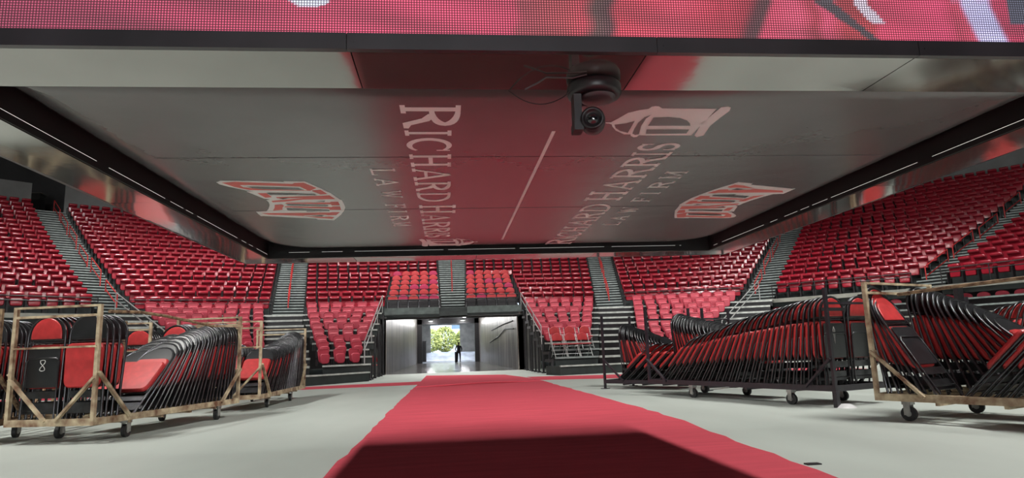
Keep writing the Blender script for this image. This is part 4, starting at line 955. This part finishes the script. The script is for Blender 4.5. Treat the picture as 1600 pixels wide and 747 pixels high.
# --- right tan cart
R3 = cart('rusted tan cart of folded chairs at the right edge', (5.86, 4.13), .445, 1.35, 3.0, 'rust_tan', [(.1, 1.6), (1.2, 1.3), (.06, 2.72), (1.2, 2.6)], zt=1.47)
for o in [c for c in R3.children if c.name.startswith('brace')]: pass
column(R3, .27, 2.90, 2.20, 8, 40, 1, -1, 'red folded chair leaning back, far end of right tan cart', 'red chairs at the far end of the right tan cart', gap=.12, stop=5)
column(R3, .27, .5, 2.20, 40, 44, -1, -1, 'red-seated folded chair leaning forward, front of right tan cart', 'leaning chairs at the front of the right tan cart', gap=.09)
column(R3, 1.02, 2.86, 1.25, 8, 50, 1, 1, 'black folded chair, back column of right tan cart', 'black chairs in the back column of the right tan cart', gap=.105)
b = MB(); b.tube([(4.72, 6.52, 1.30), (4.93, 6.08, 1.325), (5.22, 5.49, 1.35), (5.7, 4.5, 1.38)], .018, 8); tag(b.obj('rusty_pipe', 'rust'), 'rusty pipe along the front top of the right tan cart', 'pipe')
R4 = cart('black cart of folded chairs under the stand at far right', (9.6, 7.8), .445, 1.0, 3.0, 'black_cart', [(.1, .5), (.9, .5), (.1, 2.5), (.9, 2.5)], style='black')
column(R4, .27, 1.4, 2.8, 5, 30, -1, -1, 'folded chair in the back black cart at far right', 'chairs in the back black cart', gap=.13)

# marks, straps and tags on single chairs
b = MB()
pts = [Vector((.032*sin(2*pi*i/28*2)*1.0, 0, .62+.062*cos(2*pi*i/28)+.0)) for i in range(28)]
b.tube([(p.x, .0205, p.z) for p in pts], .0042, 5, closed=True); mk = b.obj('marker_number', 'chalk', [c for c in A1[0].children if c.name.startswith('seat')][0]); mk['label'] = 'hand-drawn white number 8'
b = MB(); b.tube([(.02, .0205, .78), (.035, .0205, .74), (.015, .0205, .56), (.0, .0205, .74), (.02, .0205, .785)], .004, 5)
mk = b.obj('marker_stroke', 'chalk', [c for c in B1[0].children if c.name.startswith('seat')][0]); mk['label'] = 'white marker stroke'
b = MB(); b.box(-.235, .235, .031, .046, .99, 1.035); mk = b.obj('strap', 'black_steel', B1[0]); mk['label'] = 'black band across the red backrest'
for idx, cm, zz in ((2, 'orange', .80), (12, 'yellow', .86), (18, 'orange', .80)):
    if idx < len(B1):
        b = MB(); b.box(.216, .256, -.045, -.005, zz-.03, zz+.03) if False else b.box(-.262, -.246, -.04, .0, zz-.03, zz+.03); q_ = b.obj('paper_tag', cm, B1[idx]); q_['label'] = cm+' paper tag'

# ------------------------------------------------------------------ tunnel details
for side, x in (('left', -1.5), ('right', 1.4)):
    for j, y in enumerate((37.5, 50, 55.5, 61)):
        r = empty('tunnel_lamp', (x, y, 3.9)); tag(r, 'round white lamp on the tunnel ceiling, %s row, %s in' % (side, ORD[j+1]), 'lamp', 'tunnel ceiling lamps')
        b = MB(); b.lathe((0, 0, 0), [(0, .02), (.16, .02), (.22, -.08), (.24, -.12)], 16); b.obj('shade', 'steel_rail', r)
        b = MB(); b.lathe((0, 0, 0), [(0, -.16), (.12, -.14), (.2, -.10), (0, -.09)], 16); b.obj('bulb', 'lamp', r)
        pl_ = bpy.data.lights.new('lamp_light', 'POINT'); pl_.energy = 80; pl_.shadow_soft_size = .12; po = bpy.data.objects.new('lamp_light', pl_); COL.objects.link(po); po.parent = r; po.location = (0, 0, -.3)
b = MB(); b.tube([(3.12, 31.5, 1.9), (3.1, 36, 2.05), (3.06, 40, 1.75), (3.0, 48, 1.5)], .03, 6); tag(b.obj('conduit_pipe', 'black_steel'), 'dark conduit sloping along the right tunnel wall', 'pipe')
b = MB(); b.tube([(3.14, 32.0, 2.3), (3.1, 37, 2.35), (3.02, 46, 2.3)], .025, 6); tag(b.obj('conduit_pipe', 'black_steel'), 'thin upper conduit along the right tunnel wall', 'pipe')
b = MB(); b.tube([(3.7, 30.58, 2.2), (3.5, 30.58, 1.6), (3.5, 30.58, .6)], .02, 6); tag(b.obj('wall_cable', 'black_steel'), 'black cable on the block wall right of the tunnel mouth', 'cable')
b = MB(); b.box(-.2, .2, -.1, .1, 0, .5); b.box(-.16, .16, -.12, -.1, .08, .42); o = b.obj('wall_box', 'cam_grey'); o.location = (-3.3, 30.5, 1.2); tag(o, 'small grey electrical box on the wall left of the tunnel', 'box')

for j, y in enumerate((67, 73)):  # added fill lamps that brighten the daylit room past the tunnel
    r = empty('dock_fill_lamp', (.2, y, 4.97)); tag(r, ('nearer' if j == 0 else 'farther')+' added long fill lamp on the ceiling past the tunnel end', 'lamp')
    b = MB(); b.box(-1.6, 1.6, -.15, .15, -.06, .02); b.obj('housing', 'steel_rail', r); b = MB(); b.box(-1.55, 1.55, -.11, .11, -.08, -.061); b.obj('bulb', 'lamp', r)
    al = bpy.data.lights.new('lamp_light', 'AREA'); al.shape = 'RECTANGLE'; al.size = 3; al.size_y = .3; al.energy = 330; al.color = (.85, .92, 1); ao = bpy.data.objects.new('lamp_light', al); COL.objects.link(ao); ao.parent = r; ao.location = (0, 0, -.12)

# person at the far end of the tunnel
def person(loc, yaw):
    r = empty('person', loc, yaw); tag(r, 'person in dark clothes standing at the far end of the tunnel', 'person')
    V = [(0, 0, .98), (0, .0, 1.12), (0, 0, 1.32), (0, .0, 1.46), (0, 0, 1.56), (0, .01, 1.66), (0, .01, 1.745),
         (-.19, 0, 1.43), (-.29, .02, 1.17), (-.22, -.12, .98), (-.19, -.18, .96), (.19, 0, 1.43), (.29, .02, 1.17), (.22, -.12, .98), (.19, -.18, .96),
         (-.10, 0, .90), (-.12, -.02, .50), (-.13, .02, .09), (-.14, -.14, .04), (.10, 0, .90), (.12, -.02, .50), (.13, .02, .09), (.14, -.14, .04)]
    E2 = [(0, 1), (1, 2), (2, 3), (3, 4), (4, 5), (5, 6), (3, 7), (7, 8), (8, 9), (9, 10), (3, 11), (11, 12), (12, 13), (13, 14), (0, 15), (15, 16), (16, 17), (17, 18), (0, 19), (19, 20), (20, 21), (21, 22)]
    rad = [(.16, .12), (.15, .11), (.18, .12), (.13, .09), (.055, .055), (.085, .10), (.07, .085), (.075, .07), (.055, .055), (.04, .04), (.035, .025), (.075, .07), (.055, .055), (.04, .04), (.035, .025), (.10, .10), (.07, .075), (.05, .05), (.04, .035), (.10, .10), (.07, .075), (.05, .05), (.04, .035)]
    me = bpy.data.meshes.new('body'); me.from_pydata(V, E2, []); o = bpy.data.objects.new('body', me); COL.objects.link(o)
    md = o.modifiers.new('skin', 'SKIN')
    if not me.skin_vertices: me.skin_vertices.new()
    for i, s_ in enumerate(me.skin_vertices[0].data): s_.radius = rad[i]; s_.use_root = (i == 0)
    o.modifiers.new('sub', 'SUBSURF').levels = 2
    dg = bpy.context.evaluated_depsgraph_get(); me2 = bpy.data.meshes.new_from_object(o.evaluated_get(dg)); bpy.data.objects.remove(o)
    me2.name = 'body'; me2.materials.clear(); me2.materials.append(M['dark_cloth']); me2.materials.append(M['skin'])
    for p in me2.polygons: p.material_index = 1 if p.center.z > 1.53 or (abs(p.center.x) > .15 and p.center.y < -.12 and .9 < p.center.z < 1.02) else 0; p.use_smooth = True
    bo_ = put('body', me2, r)
    b = MB(); b.lathe((0, .02, 1.70), [(.0, .10), (.05, .095), (.088, .05), (.095, 0), (.09, -.03)], 14); b.obj('hair', 'dark_cloth', r)
    b = MB(); b.lathe((0, -.085, 1.665), [(.0, .02), (.012, .01), (.014, -.01), (0, -.02)], 8); b.obj('nose', 'skin', bo_)
    for s_ in (-1, 1):
        for f in range(5):
            b = MB(); b.tube([(s_*(.19-.018*f+.02), -.19, .965), (s_*(.185-.018*f+.02), -.23, .945-.004*f), (s_*(.18-.018*f+.02), -.235, .92)], [.009, .008, .007], 6); b.obj('finger', 'skin', bo_)
    return r
person((.95, 60.1, 0), .15)
r = empty('hand_bag', (.70, 60.0, 0)); tag(r, 'dark long bag held upright beside the person in the tunnel', 'bag')
b = MB(); b.slab(rr(-.10, .10, 0, .95, .05), .06, -.06, 0, .08); b.obj('bag_body', 'dark_cloth', r); b = MB(); b.tube([(-.04, 0, .94), (-.03, 0, 1.0), (.03, 0, 1.0), (.04, 0, .94)], .01, 6); b.obj('handle', 'dark_cloth', r)
b = MB(); b.box(-.3, .3, -.3, .3, 0, 1.9); b.box(-.34, .34, -.34, .34, 1.9, 1.96); o = b.obj('dark_cabinet', 'black_steel'); o.location = (-2.35, 64, .1); tag(o, 'tall dark cabinet just inside the tunnel end at left', 'cabinet')

# street: trees and building
def tree(x, y, h, w, lab, seed):
    r = empty('street_tree', (x, y, .9)); tag(r, lab, 'tree', 'trees outside the tunnel')
    rd = random.Random(seed); b = MB(); b.tube([(0, 0, 0), (.05, 0, h*.4), (0, .1, h*.75)], [.16, .12, .06], 8)
    for a in range(4): b.tube([(0, 0, h*.35), (cos(a*1.6)*w*.4, sin(a*1.6)*w*.4, h*.7)], [.07, .03], 6)
    b.obj('trunk', 'bark', r); b = MB()
    for i in range(2600):
        a = rd.uniform(0, 2*pi); e = rd.uniform(-1, 1); rr_ = rd.uniform(.55, 1)**.5
        p = Vector((w*rr_*cos(a)*sqrt(1-e*e), w*.8*rr_*sin(a)*sqrt(1-e*e), h*.5+h*.5*e*rr_)); s_ = rd.uniform(.09, .2)
        u = Vector((rd.uniform(-1, 1), rd.uniform(-1, 1), rd.uniform(-1, 1))).normalized()*s_; v = u.orthogonal().normalized()*s_*.5
        b.add([p-u, p+v, p+u, p-v], [(0, 1, 2, 3)])
    b.obj('crown', 'leaf', r)
for i, (x, y, h, w) in enumerate(((-2.6, 93, 3.4, 1.9), (-.4, 95, 3.8, 1.6), (2.3, 90.5, 3.2, 1.4), (3.6, 95, 4.6, 1.7), (-4.8, 96, 3.8, 1.8), (5.8, 98, 4.2, 1.9))):
    tree(x, y, h, w, ['bushy yellow-green tree at left outside the tunnel', 'bushy yellow-green tree in the middle outside the tunnel', 'bushy tree right of the middle outside the tunnel', 'taller leafy tree at right outside the tunnel', 'bushy tree farthest left outside the tunnel', 'bushy tree farthest right outside the tunnel'][i], i)
r = empty('street_building', (4, 135, 1.1)); tag(r, 'pale blue office building far beyond the tunnel trees', 'building')
b = MB(); b.box(-4, 14, 0, 12, 0, 11); b.obj('facade', 'house', r)
for i in range(6):
    for j in range(3): b = MB(); b.box(-3.2+i*2.8, -1.4+i*2.8, -.05, .02, 1.5+j*3.1, 3.6+j*3.1); b.obj('window', 'glass_dark', r)
